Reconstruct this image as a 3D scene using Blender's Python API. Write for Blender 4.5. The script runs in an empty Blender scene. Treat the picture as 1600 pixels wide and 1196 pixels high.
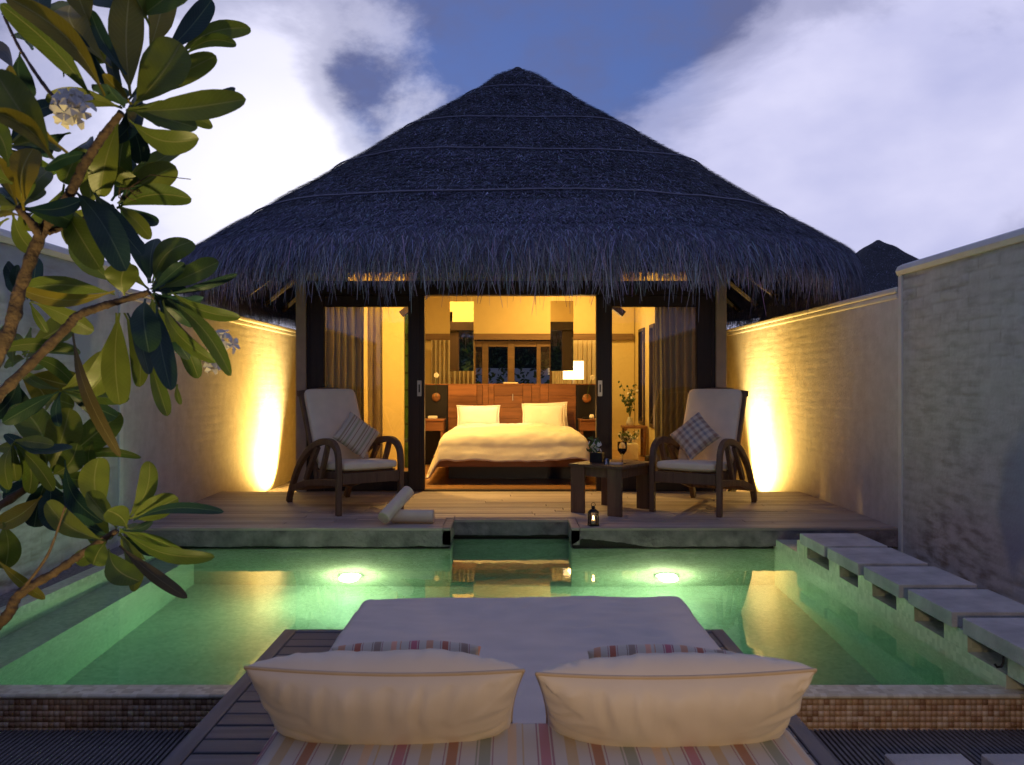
import bpy, math, random
import numpy as np
from mathutils import Vector, Matrix, noise as mnoise

R = math.radians
random.seed(7)
rng = np.random.default_rng(11)
scene = bpy.context.scene
col = scene.collection

# ------------------------------------------------------------------ camera
CAMZ = 1.086
cam_d = bpy.data.cameras.new("camera")
cam = bpy.data.objects.new("camera", cam_d)
col.objects.link(cam)
cam.location = (0, 0, CAMZ)
cam.rotation_euler = (R(90), 0, 0)
cam_d.sensor_width = 36
cam_d.lens = 29.7
cam_d.shift_x = 2 / 1600
cam_d.shift_y = 2 / 1600
cam_d.clip_start = 0.05
cam_d.clip_end = 3000
cam_d.dof.use_dof = True
cam_d.dof.focus_distance = 6.0
cam_d.dof.aperture_fstop = 9.0
scene.camera = cam

# ------------------------------------------------------------------ world: dusk sky with clouds
world = bpy.data.worlds.new("World")
scene.world = world
world.use_nodes = True
wn = world.node_tree
wn.nodes.clear()


def build_world():
    N, L = wn.nodes, wn.links
    out = N.new("ShaderNodeOutputWorld")
    bg = N.new("ShaderNodeBackground")
    tc = N.new("ShaderNodeTexCoord")
    sky = N.new("ShaderNodeTexSky")
    sky.sky_type = 'NISHITA'
    sky.sun_disc = False
    sky.sun_elevation = R(4)
    sky.sun_rotation = R(-25)
    sky.air_density = 1.2
    sky.dust_density = 0.6
    sky.ozone_density = 3.0
    # dusk tint of the sky
    tint = N.new("ShaderNodeMix"); tint.data_type = 'RGBA'; tint.blend_type = 'MULTIPLY'
    tint.inputs[0].default_value = 1.0
    L.new(sky.outputs[0], tint.inputs[6])
    tint.inputs[7].default_value = (0.40, 0.50, 1.0, 1)
    skys = N.new("ShaderNodeVectorMath"); skys.operation = 'SCALE'
    L.new(tint.outputs[2], skys.inputs[0]); skys.inputs[3].default_value = 0.30

    def gauss(az, el, saz, sel, amp):
        """soft lobe of cloud cover around one compass direction"""
        sep = N.new("ShaderNodeSeparateXYZ"); L.new(tc.outputs['Generated'], sep.inputs[0])
        def m(op, a, b=None):
            n = N.new("ShaderNodeMath"); n.operation = op
            for i, v in enumerate((a, b)):
                if v is None: continue
                if isinstance(v, (int, float)): n.inputs[i].default_value = v
                else: L.new(v, n.inputs[i])
            return n.outputs[0]
        a = m('ARCTAN2', sep.outputs[0], sep.outputs[1])
        e = m('ARCSINE', sep.outputs[2])
        da = m('DIVIDE', m('SUBTRACT', a, R(az)), R(saz))
        de = m('DIVIDE', m('SUBTRACT', e, R(el)), R(sel))
        s = m('ADD', m('MULTIPLY', da, da), m('MULTIPLY', de, de))
        return m('MULTIPLY', m('POWER', 2.718, m('MULTIPLY', s, -1.0)), amp)

    def madd(a, b):
        n = N.new("ShaderNodeMath"); n.operation = 'ADD'
        for i, v in enumerate((a, b)):
            if isinstance(v, (int, float)): n.inputs[i].default_value = v
            else: L.new(v, n.inputs[i])
        return n.outputs[0]

    mp = N.new("ShaderNodeMapping"); mp.inputs['Scale'].default_value = (1.0, 1.0, 1.7)
    mp.inputs['Location'].default_value = (0.35, 0.1, 0.0)
    L.new(tc.outputs['Generated'], mp.inputs[0])
    n1 = N.new("ShaderNodeTexNoise"); n1.inputs['Scale'].default_value = 3.2; n1.inputs['Detail'].default_value = 10
    n1.inputs['Roughness'].default_value = 0.60; n1.inputs['Distortion'].default_value = 0.35
    L.new(mp.outputs[0], n1.inputs['Vector'])
    cov = madd(n1.outputs['Fac'], 0.03)
    for g in ((-13, 17, 9, 9, 0.42), (-24, 8, 16, 7, 0.30), (21, 12, 15, 11, 0.42), (34, 22, 14, 16, 0.30), (12, 6, 20, 5, 0.2),
              (3, 21, 9, 7, -0.42), (-11.0, 19.0, 3.6, 3.2, -0.45), (-9.5, 15.5, 2.5, 1.8, -0.22), (12, 23, 8, 3.2, -0.3), (-28, 23, 9, 5, 0.1), (32, 7, 6, 3.5, -0.32)):
        cov = madd(cov, gauss(*g))
    cr = N.new("ShaderNodeValToRGB")
    cr.color_ramp.elements[0].position = 0.47; cr.color_ramp.elements[0].color = (0, 0, 0, 1)
    cr.color_ramp.elements[1].position = 0.88; cr.color_ramp.elements[1].color = (1, 1, 1, 1)
    e = cr.color_ramp.elements.new(0.66); e.color = (0.55, 0.55, 0.55, 1)
    cr.color_ramp.interpolation = 'EASE'
    L.new(cov, cr.inputs[0])
    # cloud colour: lilac in thin parts, near white where thick, warmer to the sunset side
    n2 = N.new("ShaderNodeTexNoise"); n2.inputs['Scale'].default_value = 5.5; n2.inputs['Detail'].default_value = 6
    L.new(mp.outputs[0], n2.inputs['Vector'])
    cc = N.new("ShaderNodeValToRGB")
    cc.color_ramp.elements[0].position = 0.15; cc.color_ramp.elements[0].color = (0.34, 0.36, 0.60, 1)
    cc.color_ramp.elements[1].position = 0.70; cc.color_ramp.elements[1].color = (0.58, 0.575, 0.78, 1)
    L.new(n2.outputs['Fac'], cc.inputs[0])
    glow = gauss(-14, 12, 13, 12, 1.0)
    gm = N.new("ShaderNodeMix"); gm.data_type = 'RGBA'
    L.new(glow, gm.inputs[0]); L.new(cc.outputs[0], gm.inputs[6]); gm.inputs[7].default_value = (0.88, 0.87, 1.0, 1)
    # clouds away from the afterglow are dimmer and bluer
    back = N.new("ShaderNodeSeparateXYZ"); L.new(tc.outputs['Generated'], back.inputs[0])
    br = N.new("ShaderNodeMapRange"); br.inputs['From Min'].default_value = 0.75; br.inputs['From Max'].default_value = -0.5
    br.inputs['To Min'].default_value = 0.0; br.inputs['To Max'].default_value = 1.0; br.interpolation_type = 'SMOOTHSTEP'
    L.new(back.outputs[1], br.inputs[0])
    bm = N.new("ShaderNodeMix"); bm.data_type = 'RGBA'
    L.new(br.outputs[0], bm.inputs[0]); L.new(gm.outputs[2], bm.inputs[6]); bm.inputs[7].default_value = (0.27, 0.30, 0.56, 1)
    mx = N.new("ShaderNodeMix"); mx.data_type = 'RGBA'
    L.new(cr.outputs[0], mx.inputs[0])
    base = N.new("ShaderNodeMix"); base.data_type = 'RGBA'
    base.inputs[0].default_value = 0.75
    L.new(skys.outputs[0], base.inputs[6]); base.inputs[7].default_value = (0.075, 0.108, 0.26, 1)
    n3 = N.new("ShaderNodeTexNoise"); n3.inputs['Scale'].default_value = 2.6; n3.inputs['Detail'].default_value = 9; n3.inputs['Roughness'].default_value = 0.6
    L.new(mp.outputs[0], n3.inputs['Vector'])
    r3 = N.new("ShaderNodeMapRange"); r3.inputs['From Min'].default_value = 0.36; r3.inputs['From Max'].default_value = 0.58; r3.interpolation_type = 'SMOOTHSTEP'
    L.new(n3.outputs['Fac'], r3.inputs[0])
    b3 = N.new("ShaderNodeMix"); b3.data_type = 'RGBA'; L.new(r3.outputs[0], b3.inputs[0]); L.new(base.outputs[2], b3.inputs[6]); b3.inputs[7].default_value = (0.105, 0.122, 0.25, 1)
    L.new(b3.outputs[2], mx.inputs[6]); L.new(bm.outputs[2], mx.inputs[7])
    L.new(mx.outputs[2], bg.inputs[0])
    bg.inputs[1].default_value = 0.98
    L.new(bg.outputs[0], out.inputs[0])


build_world()

sun_d = bpy.data.lights.new("dusk_sun", 'SUN')
sun_d.energy = 0.05; sun_d.angle = R(20); sun_d.color = (0.75, 0.78, 1.0)
sun = bpy.data.objects.new("dusk_sun", sun_d); col.objects.link(sun)
sun.rotation_euler = (R(80), 0, R(155))

vs = scene.view_settings
vs.view_transform = 'Standard'; vs.look = 'None'; vs.exposure = 0.35; vs.gamma = 1.0
vs.use_curve_mapping = False
scene.render.engine = 'CYCLES'
cy = scene.cycles
cy.use_denoising = True
cy.max_bounces = 10; cy.diffuse_bounces = 4; cy.glossy_bounces = 5; cy.transmission_bounces = 8; cy.transparent_max_bounces = 12
cy.sample_clamp_indirect = 4.0
cy.caustics_reflective = False

# light powers
P_WALL_UP = 640.0
P_POOL = 60.0
P_ROOM = 78.0
P_BACK = 92.0
P_TREE = 20.0
WARM = (1.0, 0.60, 0.16)

# ------------------------------------------------------------------ helpers
def tag(o, label=None, cat=None, group=None, kind=None):
    if label: o["label"] = label
    if cat: o["category"] = cat
    if group: o["group"] = group
    if kind: o["kind"] = kind
    return o


def empty(name, loc=(0, 0, 0), rz=0.0):
    o = bpy.data.objects.new(name, None)
    o.empty_display_size = 0.05
    o.location = loc; o.rotation_euler = (0, 0, rz)
    col.objects.link(o)
    return o


def link(name, me, mat=None, parent=None, kind=None, bevel=0, smooth=False, seg=1):
    if mat is not None:
        me.materials.clear(); me.materials.append(mat)
    if smooth:
        me.shade_smooth()
    o = bpy.data.objects.new(name, me)
    col.objects.link(o)
    if parent is not None: o.parent = parent
    if kind: o["kind"] = kind
    if bevel:
        b = o.modifiers.new("bevel", 'BEVEL'); b.width = bevel; b.segments = seg; b.limit_method = 'ANGLE'
    return o


def np_mesh(name, V, F, colors=None, uv=None):
    """V (n,3), F (m,k) all the same k; colours per vertex (n,3); uv per vertex (n,2)"""
    V = np.asarray(V, dtype=np.float32); F = np.asarray(F, dtype=np.int32)
    me = bpy.data.meshes.new(name)
    m, k = F.shape
    me.vertices.add(len(V)); me.vertices.foreach_set("co", V.ravel())
    me.loops.add(m * k); me.loops.foreach_set("vertex_index", F.ravel())
    me.polygons.add(m)
    me.polygons.foreach_set("loop_start", np.arange(0, m * k, k, dtype=np.int32))
    me.polygons.foreach_set("loop_total", np.full(m, k, dtype=np.int32))
    if colors is not None:
        a = me.color_attributes.new("tone", 'FLOAT_COLOR', 'POINT')
        c = np.ones((len(V), 4), dtype=np.float32); c[:, :3] = colors
        a.data.foreach_set("color", c.ravel())
    if uv is not None:
        u = me.uv_layers.new(name="UVMap")
        u.data.foreach_set("uv", np.asarray(uv, dtype=np.float32)[F.ravel()].ravel())
    me.update(calc_edges=True)
    me.validate()
    return me


class MB:
    def __init__(self):
        self.v = []; self.f = []
    def add(self, vs, fs):
        n = len(self.v)
        self.v += [tuple(p) for p in vs]
        self.f += [tuple(i + n for i in f) for f in fs]
        return self
    def box(self, x0, x1, y0, y1, z0, z1, M=None):
        vs = [(x, y, z) for z in (z0, z1) for y in (y0, y1) for x in (x0, x1)]
        if M is not None: vs = [M @ Vector(p) for p in vs]
        return self.add(vs, [(0, 2, 3, 1), (4, 5, 7, 6), (0, 1, 5, 4), (2, 6, 7, 3), (0, 4, 6, 2), (1, 3, 7, 5)])
    def obox(self, c, size, rot=(0, 0, 0)):
        from mathutils import Euler
        M = Matrix.Translation(c) @ Euler(rot).to_matrix().to_4x4()
        a, b, d = (s / 2 for s in size)
        return self.box(-a, a, -b, b, -d, d, M)
    def tube(self, pts, r, n=8, cap=True):
        pts = [Vector(p) for p in pts]
        rs = r if isinstance(r, (list, tuple)) else [r] * len(pts)
        base = len(self.v)
        up = None
        for i, p in enumerate(pts):
            t = (pts[min(i + 1, len(pts) - 1)] - pts[max(i - 1, 0)]).normalized()
            if up is None:
                up = t.orthogonal().normalized()
            up = (up - t * up.dot(t)).normalized()
            s = t.cross(up)
            for k in range(n):
                a = 2 * math.pi * k / n
                self.v.append(tuple(p + (up * math.cos(a) + s * math.sin(a)) * rs[i]))
        for i in range(len(pts) - 1):
            for k in range(n):
                a = base + i * n + k; b = base + i * n + (k + 1) % n
                self.f.append((a, b, b + n, a + n))
        if cap:
            self.f.append(tuple(base + k for k in reversed(range(n))))
            e = base + (len(pts) - 1) * n
            self.f.append(tuple(e + k for k in range(n)))
        return self
    def lathe(self, prof, n=16, c=(0, 0, 0)):
        base = len(self.v)
        for (r, z) in prof:
            for k in range(n):
                a = 2 * math.pi * k / n
                self.v.append((c[0] + r * math.cos(a), c[1] + r * math.sin(a), c[2] + z))
        for i in range(len(prof) - 1):
            for k in range(n):
                a = base + i * n + k; b = base + i * n + (k + 1) % n
                self.f.append((a, b, b + n, a + n))
        self.f.append(tuple(base + k for k in reversed(range(n))))
        e = base + (len(prof) - 1) * n
        self.f.append(tuple(e + k for k in range(n)))
        return self
    def band(self, x, t, path, h):
        """flat bent-wood band: centre line (y,z) in the plane X=x, thickness t along x, depth h in the plane"""
        n = len(path); base = len(self.v)
        for i, (y, z) in enumerate(path):
            a = path[max(i - 1, 0)]; b = path[min(i + 1, n - 1)]
            d = Vector((b[0] - a[0], b[1] - a[1])).normalized()
            nn = Vector((-d.y, d.x))
            hh = h[i] if isinstance(h, (list, tuple)) else h
            for sx, sn in ((-1, -1), (1, -1), (1, 1), (-1, 1)):
                self.v.append((x + sx * t / 2, y + nn.x * sn * hh / 2, z + nn.y * sn * hh / 2))
        for i in range(n - 1):
            for k in range(4):
                a = base + i * 4 + k; b = base + i * 4 + (k + 1) % 4
                self.f.append((a, b, b + 4, a + 4))
        self.f.append((base + 3, base + 2, base + 1, base))
        e = base + (n - 1) * 4
        self.f.append((e, e + 1, e + 2, e + 3))
        return self
    def mesh(self, name):
        me = bpy.data.meshes.new(name)
        me.from_pydata(self.v, [], self.f)
        me.update()
        return me
    def build(self, name, mat, parent=None, **k):
        return link(name, self.mesh(name), mat, parent, **k)


def smooth_path(pts, n=4):
    """Catmull-Rom through points"""
    P = [np.array(p, dtype=float) for p in pts]
    out = []
    for i in range(len(P) - 1):
        p0 = P[max(i - 1, 0)]; p1 = P[i]; p2 = P[i + 1]; p3 = P[min(i + 2, len(P) - 1)]
        for k in range(n):
            t = k / n
            out.append(tuple(0.5 * ((2 * p1) + (-p0 + p2) * t + (2 * p0 - 5 * p1 + 4 * p2 - p3) * t * t + (-p0 + 3 * p1 - 3 * p2 + p3) * t ** 3)))
    out.append(tuple(P[-1]))
    return out


def at(px, py, Y):
    """a point of the place, read off the photograph at distance Y"""
    return Vector(((px - 798) * Y / 1320, Y, CAMZ - (py - 600) * Y / 1320))


def vnoise(P, scale, octaves=3, seed=0.0):
    """value noise, numpy; P (n,k<=3)"""
    P = np.asarray(P, dtype=float) * scale + seed * 17.13
    if P.shape[1] == 2: P = np.c_[P, np.zeros(len(P))]
    tot = np.zeros(len(P)); amp = 1.0; norm = 0
    for o in range(octaves):
        Q = P * (2 ** o) + o * 31.7
        I = np.floor(Q).astype(np.int64); Fr = Q - I; Fr = Fr * Fr * (3 - 2 * Fr)
        v = 0
        for dx in (0, 1):
            for dy in (0, 1):
                for dz in (0, 1):
                    h = ((I[:, 0] + dx) * 73856093) ^ ((I[:, 1] + dy) * 19349663) ^ ((I[:, 2] + dz) * 83492791)
                    h = (h ^ (h >> 13)) * 1274126177
                    r = ((h ^ (h >> 16)) & 0xFFFF) / 65535.0
                    w = (Fr[:, 0] if dx else 1 - Fr[:, 0]) * (Fr[:, 1] if dy else 1 - Fr[:, 1]) * (Fr[:, 2] if dz else 1 - Fr[:, 2])
                    v = v + r * w
        tot += v * amp; norm += amp; amp *= 0.5
    return tot / norm


# ------------------------------------------------------------------ materials
def mat_new(name):
    m = bpy.data.materials.new(name); m.use_nodes = True
    nt = m.node_tree
    b = nt.nodes["Principled BSDF"]
    return m, nt, b


def plain(name, c, rough=0.6, metal=0.0, var=0.12, vscale=9.0, bump=0.0, bscale=60.0, spec=0.5, sheen=0.0, objvar=0.0):
    m, nt, b = mat_new(name)
    N, L = nt.nodes, nt.links
    tc = N.new("ShaderNodeTexCoord")
    no = N.new("ShaderNodeTexNoise"); no.inputs['Scale'].default_value = vscale; no.inputs['Detail'].default_value = 5
    L.new(tc.outputs['Object'], no.inputs['Vector'])
    mr = N.new("ShaderNodeMapRange"); mr.inputs['From Min'].default_value = 0.25; mr.inputs['From Max'].default_value = 0.75
    mr.inputs['To Min'].default_value = 1 - var; mr.inputs['To Max'].default_value = 1 + var
    L.new(no.outputs['Fac'], mr.inputs[0])
    sc = N.new("ShaderNodeVectorMath"); sc.operation = 'SCALE'; sc.inputs[0].default_value = c
    last = mr.outputs[0]
    if objvar:
        oi = N.new("ShaderNodeObjectInfo")
        m2 = N.new("ShaderNodeMapRange"); m2.inputs['To Min'].default_value = 1 - objvar; m2.inputs['To Max'].default_value = 1 + objvar
        L.new(oi.outputs['Random'], m2.inputs[0])
        mm = N.new("ShaderNodeMath"); mm.operation = 'MULTIPLY'; L.new(last, mm.inputs[0]); L.new(m2.outputs[0], mm.inputs[1])
        last = mm.outputs[0]
    L.new(last, sc.inputs[3]); L.new(sc.outputs[0], b.inputs['Base Color'])
    b.inputs['Roughness'].default_value = rough; b.inputs['Metallic'].default_value = metal
    b.inputs['Specular IOR Level'].default_value = spec
    if sheen: b.inputs['Sheen Weight'].default_value = sheen
    if bump:
        n2 = N.new("ShaderNodeTexNoise"); n2.inputs['Scale'].default_value = bscale; n2.inputs['Detail'].default_value = 6
        L.new(tc.outputs['Object'], n2.inputs['Vector'])
        bp = N.new("ShaderNodeBump"); bp.inputs['Strength'].default_value = bump; bp.inputs['Distance'].default_value = 0.01
        L.new(n2.outputs['Fac'], bp.inputs['Height']); L.new(bp.outputs[0], b.inputs['Normal'])
    return m


def wood(name, c1, c2, axis='X', rough=0.5, scale=6.0, objvar=0.15, spec=0.4, knots=0.0):
    m, nt, b = mat_new(name)
    N, L = nt.nodes, nt.links
    tc = N.new("ShaderNodeTexCoord"); oi = N.new("ShaderNodeObjectInfo")
    mp = N.new("ShaderNodeMapping")
    s = {'X': (0.06, 1, 1), 'Y': (1, 0.06, 1), 'Z': (1, 1, 0.06)}[axis]
    mp.inputs['Scale'].default_value = tuple(v * scale * 3 for v in s)
    off = N.new("ShaderNodeVectorMath"); off.operation = 'SCALE'; off.inputs[0].default_value = (31, 17, 23)
    L.new(oi.outputs['Random'], off.inputs[3]); L.new(off.outputs[0], mp.inputs['Location'])
    L.new(tc.outputs['Object'], mp.inputs[0])
    no = N.new("ShaderNodeTexNoise"); no.inputs['Scale'].default_value = 1.6; no.inputs['Detail'].default_value = 8; no.inputs['Roughness'].default_value = 0.65
    L.new(mp.outputs[0], no.inputs['Vector'])
    cr = N.new("ShaderNodeValToRGB")
    cr.color_ramp.elements[0].position = 0.32; cr.color_ramp.elements[0].color = (*c1, 1)
    cr.color_ramp.elements[1].position = 0.68; cr.color_ramp.elements[1].color = (*c2, 1)
    L.new(no.outputs['Fac'], cr.inputs[0])
    mr = N.new("ShaderNodeMapRange"); mr.inputs['To Min'].default_value = 1 - objvar; mr.inputs['To Max'].default_value = 1 + objvar
    L.new(oi.outputs['Random'], mr.inputs[0])
    sc = N.new("ShaderNodeVectorMath"); sc.operation = 'SCALE'
    L.new(cr.outputs[0], sc.inputs[0]); L.new(mr.outputs[0], sc.inputs[3]); L.new(sc.outputs[0], b.inputs['Base Color'])
    b.inputs['Roughness'].default_value = rough; b.inputs['Specular IOR Level'].default_value = spec
    bp = N.new("ShaderNodeBump"); bp.inputs['Strength'].default_value = 0.35; bp.inputs['Distance'].default_value = 0.004
    L.new(no.outputs['Fac'], bp.inputs['Height']); L.new(bp.outputs[0], b.inputs['Normal'])
    return m


def emit(name, c, s):
    m, nt, b = mat_new(name)
    b.inputs['Base Color'].default_value = (*c, 1)
    b.inputs['Emission Color'].default_value = (*c, 1); b.inputs['Emission Strength'].default_value = s
    return m


def glass_pane(name, tint=(1, 1, 1), refl=1.0):
    m = bpy.data.materials.new(name); m.use_nodes = True
    nt = m.node_tree; N, L = nt.nodes, nt.links; N.clear()
    o = N.new("ShaderNodeOutputMaterial"); mx = N.new("ShaderNodeMixShader")
    t = N.new("ShaderNodeBsdfTransparent"); t.inputs[0].default_value = (*tint, 1)
    g = N.new("ShaderNodeBsdfGlossy"); g.inputs['Roughness'].default_value = 0.01
    fr = N.new("ShaderNodeFresnel"); fr.inputs[0].default_value = 1.5
    mu = N.new("ShaderNodeMath"); mu.operation = 'MULTIPLY'; mu.inputs[1].default_value = refl
    L.new(fr.outputs[0], mu.inputs[0]); L.new(mu.outputs[0], mx.inputs[0])
    L.new(t.outputs[0], mx.inputs[1]); L.new(g.outputs[0], mx.inputs[2]); L.new(mx.outputs[0], o.inputs[0])
    return m


def mosaic(name, ca, cb, cc, size=0.024, grout=(0.25, 0.22, 0.16), rough=0.35):
    """small square tiles, each its own tone, laid on a 3-D grid so that it works on floor and walls"""
    m, nt, b = mat_new(name)
    N, L = nt.nodes, nt.links
    geo = N.new("ShaderNodeNewGeometry")
    ad = N.new("ShaderNodeVectorMath"); ad.operation = 'ADD'; ad.inputs[1].default_value = (100.0037, 100.0053, 100.0071)
    L.new(geo.outputs['Position'], ad.inputs[0])
    sn = N.new("ShaderNodeVectorMath"); sn.operation = 'SNAP'; sn.inputs[1].default_value = (size,) * 3
    L.new(ad.outputs[0], sn.inputs[0])
    wn_ = N.new("ShaderNodeTexWhiteNoise"); wn_.noise_dimensions = '3D'
    L.new(sn.outputs[0], wn_.inputs[0])
    cr = N.new("ShaderNodeValToRGB")
    cr.color_ramp.elements[0].position = 0.0; cr.color_ramp.elements[0].color = (*ca, 1)
    cr.color_ramp.elements[1].position = 0.55; cr.color_ramp.elements[1].color = (*cb, 1)
    e = cr.color_ramp.elements.new(1.0); e.color = (*cc, 1)
    L.new(wn_.outputs[0], cr.inputs[0])
    no = N.new("ShaderNodeTexNoise"); no.inputs['Scale'].default_value = 2.5; no.inputs['Detail'].default_value = 4
    L.new(geo.outputs['Position'], no.inputs['Vector'])
    mr = N.new("ShaderNodeMapRange"); mr.inputs['To Min'].default_value = 0.75; mr.inputs['To Max'].default_value = 1.25
    L.new(no.outputs['Fac'], mr.inputs[0])
    sc = N.new("ShaderNodeVectorMath"); sc.operation = 'SCALE'
    L.new(cr.outputs[0], sc.inputs[0]); L.new(mr.outputs[0], sc.inputs[3])
    L.new(sc.outputs[0], b.inputs['Base Color'])
    b.inputs['Roughness'].default_value = rough
    return m


def stripes(name, seq, axis=0, period=0.42, rough=0.8, base=(0.50, 0.47, 0.42), second=None):
    """woven stripes: seq of (start, end, colour) inside one period, along an object axis"""
    m, nt, b = mat_new(name)
    N, L = nt.nodes, nt.links
    tc = N.new("ShaderNodeTexCoord"); sep = N.new("ShaderNodeSeparateXYZ"); L.new(tc.outputs['Object'], sep.inputs[0])
    def ramp(ax, sq):
        f = N.new("ShaderNodeMath"); f.operation = 'DIVIDE'; L.new(sep.outputs[ax], f.inputs[0]); f.inputs[1].default_value = period
        a = N.new("ShaderNodeMath"); a.operation = 'ADD'; L.new(f.outputs[0], a.inputs[0]); a.inputs[1].default_value = 50.0
        fr = N.new("ShaderNodeMath"); fr.operation = 'FRACT'; L.new(a.outputs[0], fr.inputs[0])
        cr = N.new("ShaderNodeValToRGB"); cr.color_ramp.interpolation = 'CONSTANT'
        el = cr.color_ramp.elements
        while len(el) > 1: el.remove(el[-1])
        el[0].position = 0; el[0].color = (*base, 1)
        for (s0, s1, c) in sq:
            e = el.new(s0); e.color = (*c, 1)
            e = el.new(s1); e.color = (*base, 1)
        L.new(fr.outputs[0], cr.inputs[0])
        return cr.outputs[0]
    c = ramp(axis, seq)
    if second is not None:
        c2 = ramp(second[0], second[1])
        mx = N.new("ShaderNodeMix"); mx.data_type = 'RGBA'; mx.inputs[0].default_value = 0.5
        L.new(c, mx.inputs[6]); L.new(c2, mx.inputs[7]); c = mx.outputs[2]
    L.new(c, b.inputs['Base Color'])
    b.inputs['Roughness'].default_value = rough; b.inputs['Sheen Weight'].default_value = 0.1
    n2 = N.new("ShaderNodeTexNoise"); n2.inputs['Scale'].default_value = 400
    L.new(tc.outputs['Object'], n2.inputs['Vector'])
    bp = N.new("ShaderNodeBump"); bp.inputs['Strength'].default_value = 0.15; bp.inputs['Distance'].default_value = 0.002
    L.new(n2.outputs['Fac'], bp.inputs['Height']); L.new(bp.outputs[0], b.inputs['Normal'])
    return m


def wall_paint(name, gain=1.0):
    """painted masonry; 'tone' attribute: R = trowelled repair patch, G = damp stain, B = mortar joint"""
    m, nt, b = mat_new(name)
    N, L = nt.nodes, nt.links
    at_ = N.new("ShaderNodeAttribute"); at_.attribute_name = "tone"
    sep = N.new("ShaderNodeSeparateColor"); L.new(at_.outputs['Color'], sep.inputs[0])
    tc = N.new("ShaderNodeTexCoord")
    no = N.new("ShaderNodeTexNoise"); no.inputs['Scale'].default_value = 7; no.inputs['Detail'].default_value = 8; no.inputs['Roughness'].default_value = 0.7
    L.new(tc.outputs['Object'], no.inputs['Vector'])
    cr = N.new("ShaderNodeValToRGB")
    cr.color_ramp.elements[0].position = 0.3; cr.color_ramp.elements[0].color = (0.48, 0.455, 0.42, 1)
    cr.color_ramp.elements[1].position = 0.75; cr.color_ramp.elements[1].color = (0.66, 0.635, 0.60, 1)
    L.new(no.outputs['Fac'], cr.inputs[0])
    m1 = N.new("ShaderNodeMix"); m1.data_type = 'RGBA'; L.new(sep.outputs[0], m1.inputs[0])
    L.new(cr.outputs[0], m1.inputs[6]); m1.inputs[7].default_value = (0.36, 0.37, 0.42, 1)
    mp = N.new("ShaderNodeMapping"); mp.inputs['Scale'].default_value = (4, 3.5, 13.0); L.new(tc.outputs['Object'], mp.inputs[0])
    n2 = N.new("ShaderNodeTexNoise"); n2.inputs['Scale'].default_value = 1.5; n2.inputs['Detail'].default_value = 8
    L.new(mp.outputs[0], n2.inputs['Vector'])
    r2 = N.new("ShaderNodeMapRange"); r2.inputs['From Min'].default_value = 0.42; r2.inputs['From Max'].default_value = 0.66
    L.new(n2.outputs['Fac'], r2.inputs[0])
    mu = N.new("ShaderNodeMath"); mu.operation = 'MULTIPLY'; L.new(r2.outputs[0], mu.inputs[0]); L.new(sep.outputs[1], mu.inputs[1])
    m2 = N.new("ShaderNodeMix"); m2.data_type = 'RGBA'; L.new(mu.outputs[0], m2.inputs[0])
    L.new(m1.outputs[2], m2.inputs[6]); m2.inputs[7].default_value = (0.25, 0.205, 0.16, 1)
    m3 = N.new("ShaderNodeMix"); m3.data_type = 'RGBA'; L.new(sep.outputs[2], m3.inputs[0])
    L.new(m2.outputs[2], m3.inputs[6]); m3.inputs[7].default_value = (0.30, 0.25, 0.18, 1)
    gs = N.new('ShaderNodeVectorMath'); gs.operation = 'SCALE'; gs.inputs[3].default_value = gain
    L.new(m3.outputs[2], gs.inputs[0]); L.new(gs.outputs[0], b.inputs['Base Color'])
    b.inputs['Roughness'].default_value = 0.8; b.inputs['Specular IOR Level'].default_value = 0.25
    n3 = N.new("ShaderNodeTexNoise"); n3.inputs['Scale'].default_value = 45; n3.inputs['Detail'].default_value = 8
    L.new(tc.outputs['Object'], n3.inputs['Vector'])
    bp = N.new("ShaderNodeBump"); bp.inputs['Strength'].default_value = 0.5; bp.inputs['Distance'].default_value = 0.006
    L.new(n3.outputs['Fac'], bp.inputs['Height']); L.new(bp.outputs[0], b.inputs['Normal'])
    return m


def tone_mat(name, rough=0.9, spec=0.2, gain=1.0):
    m, nt, b = mat_new(name)
    N, L = nt.nodes, nt.links
    a = N.new("ShaderNodeAttribute"); a.attribute_name = "tone"
    L.new(a.outputs['Color'], b.inputs['Base Color'])
    b.inputs['Roughness'].default_value = rough; b.inputs['Specular IOR Level'].default_value = spec
    return m


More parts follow.
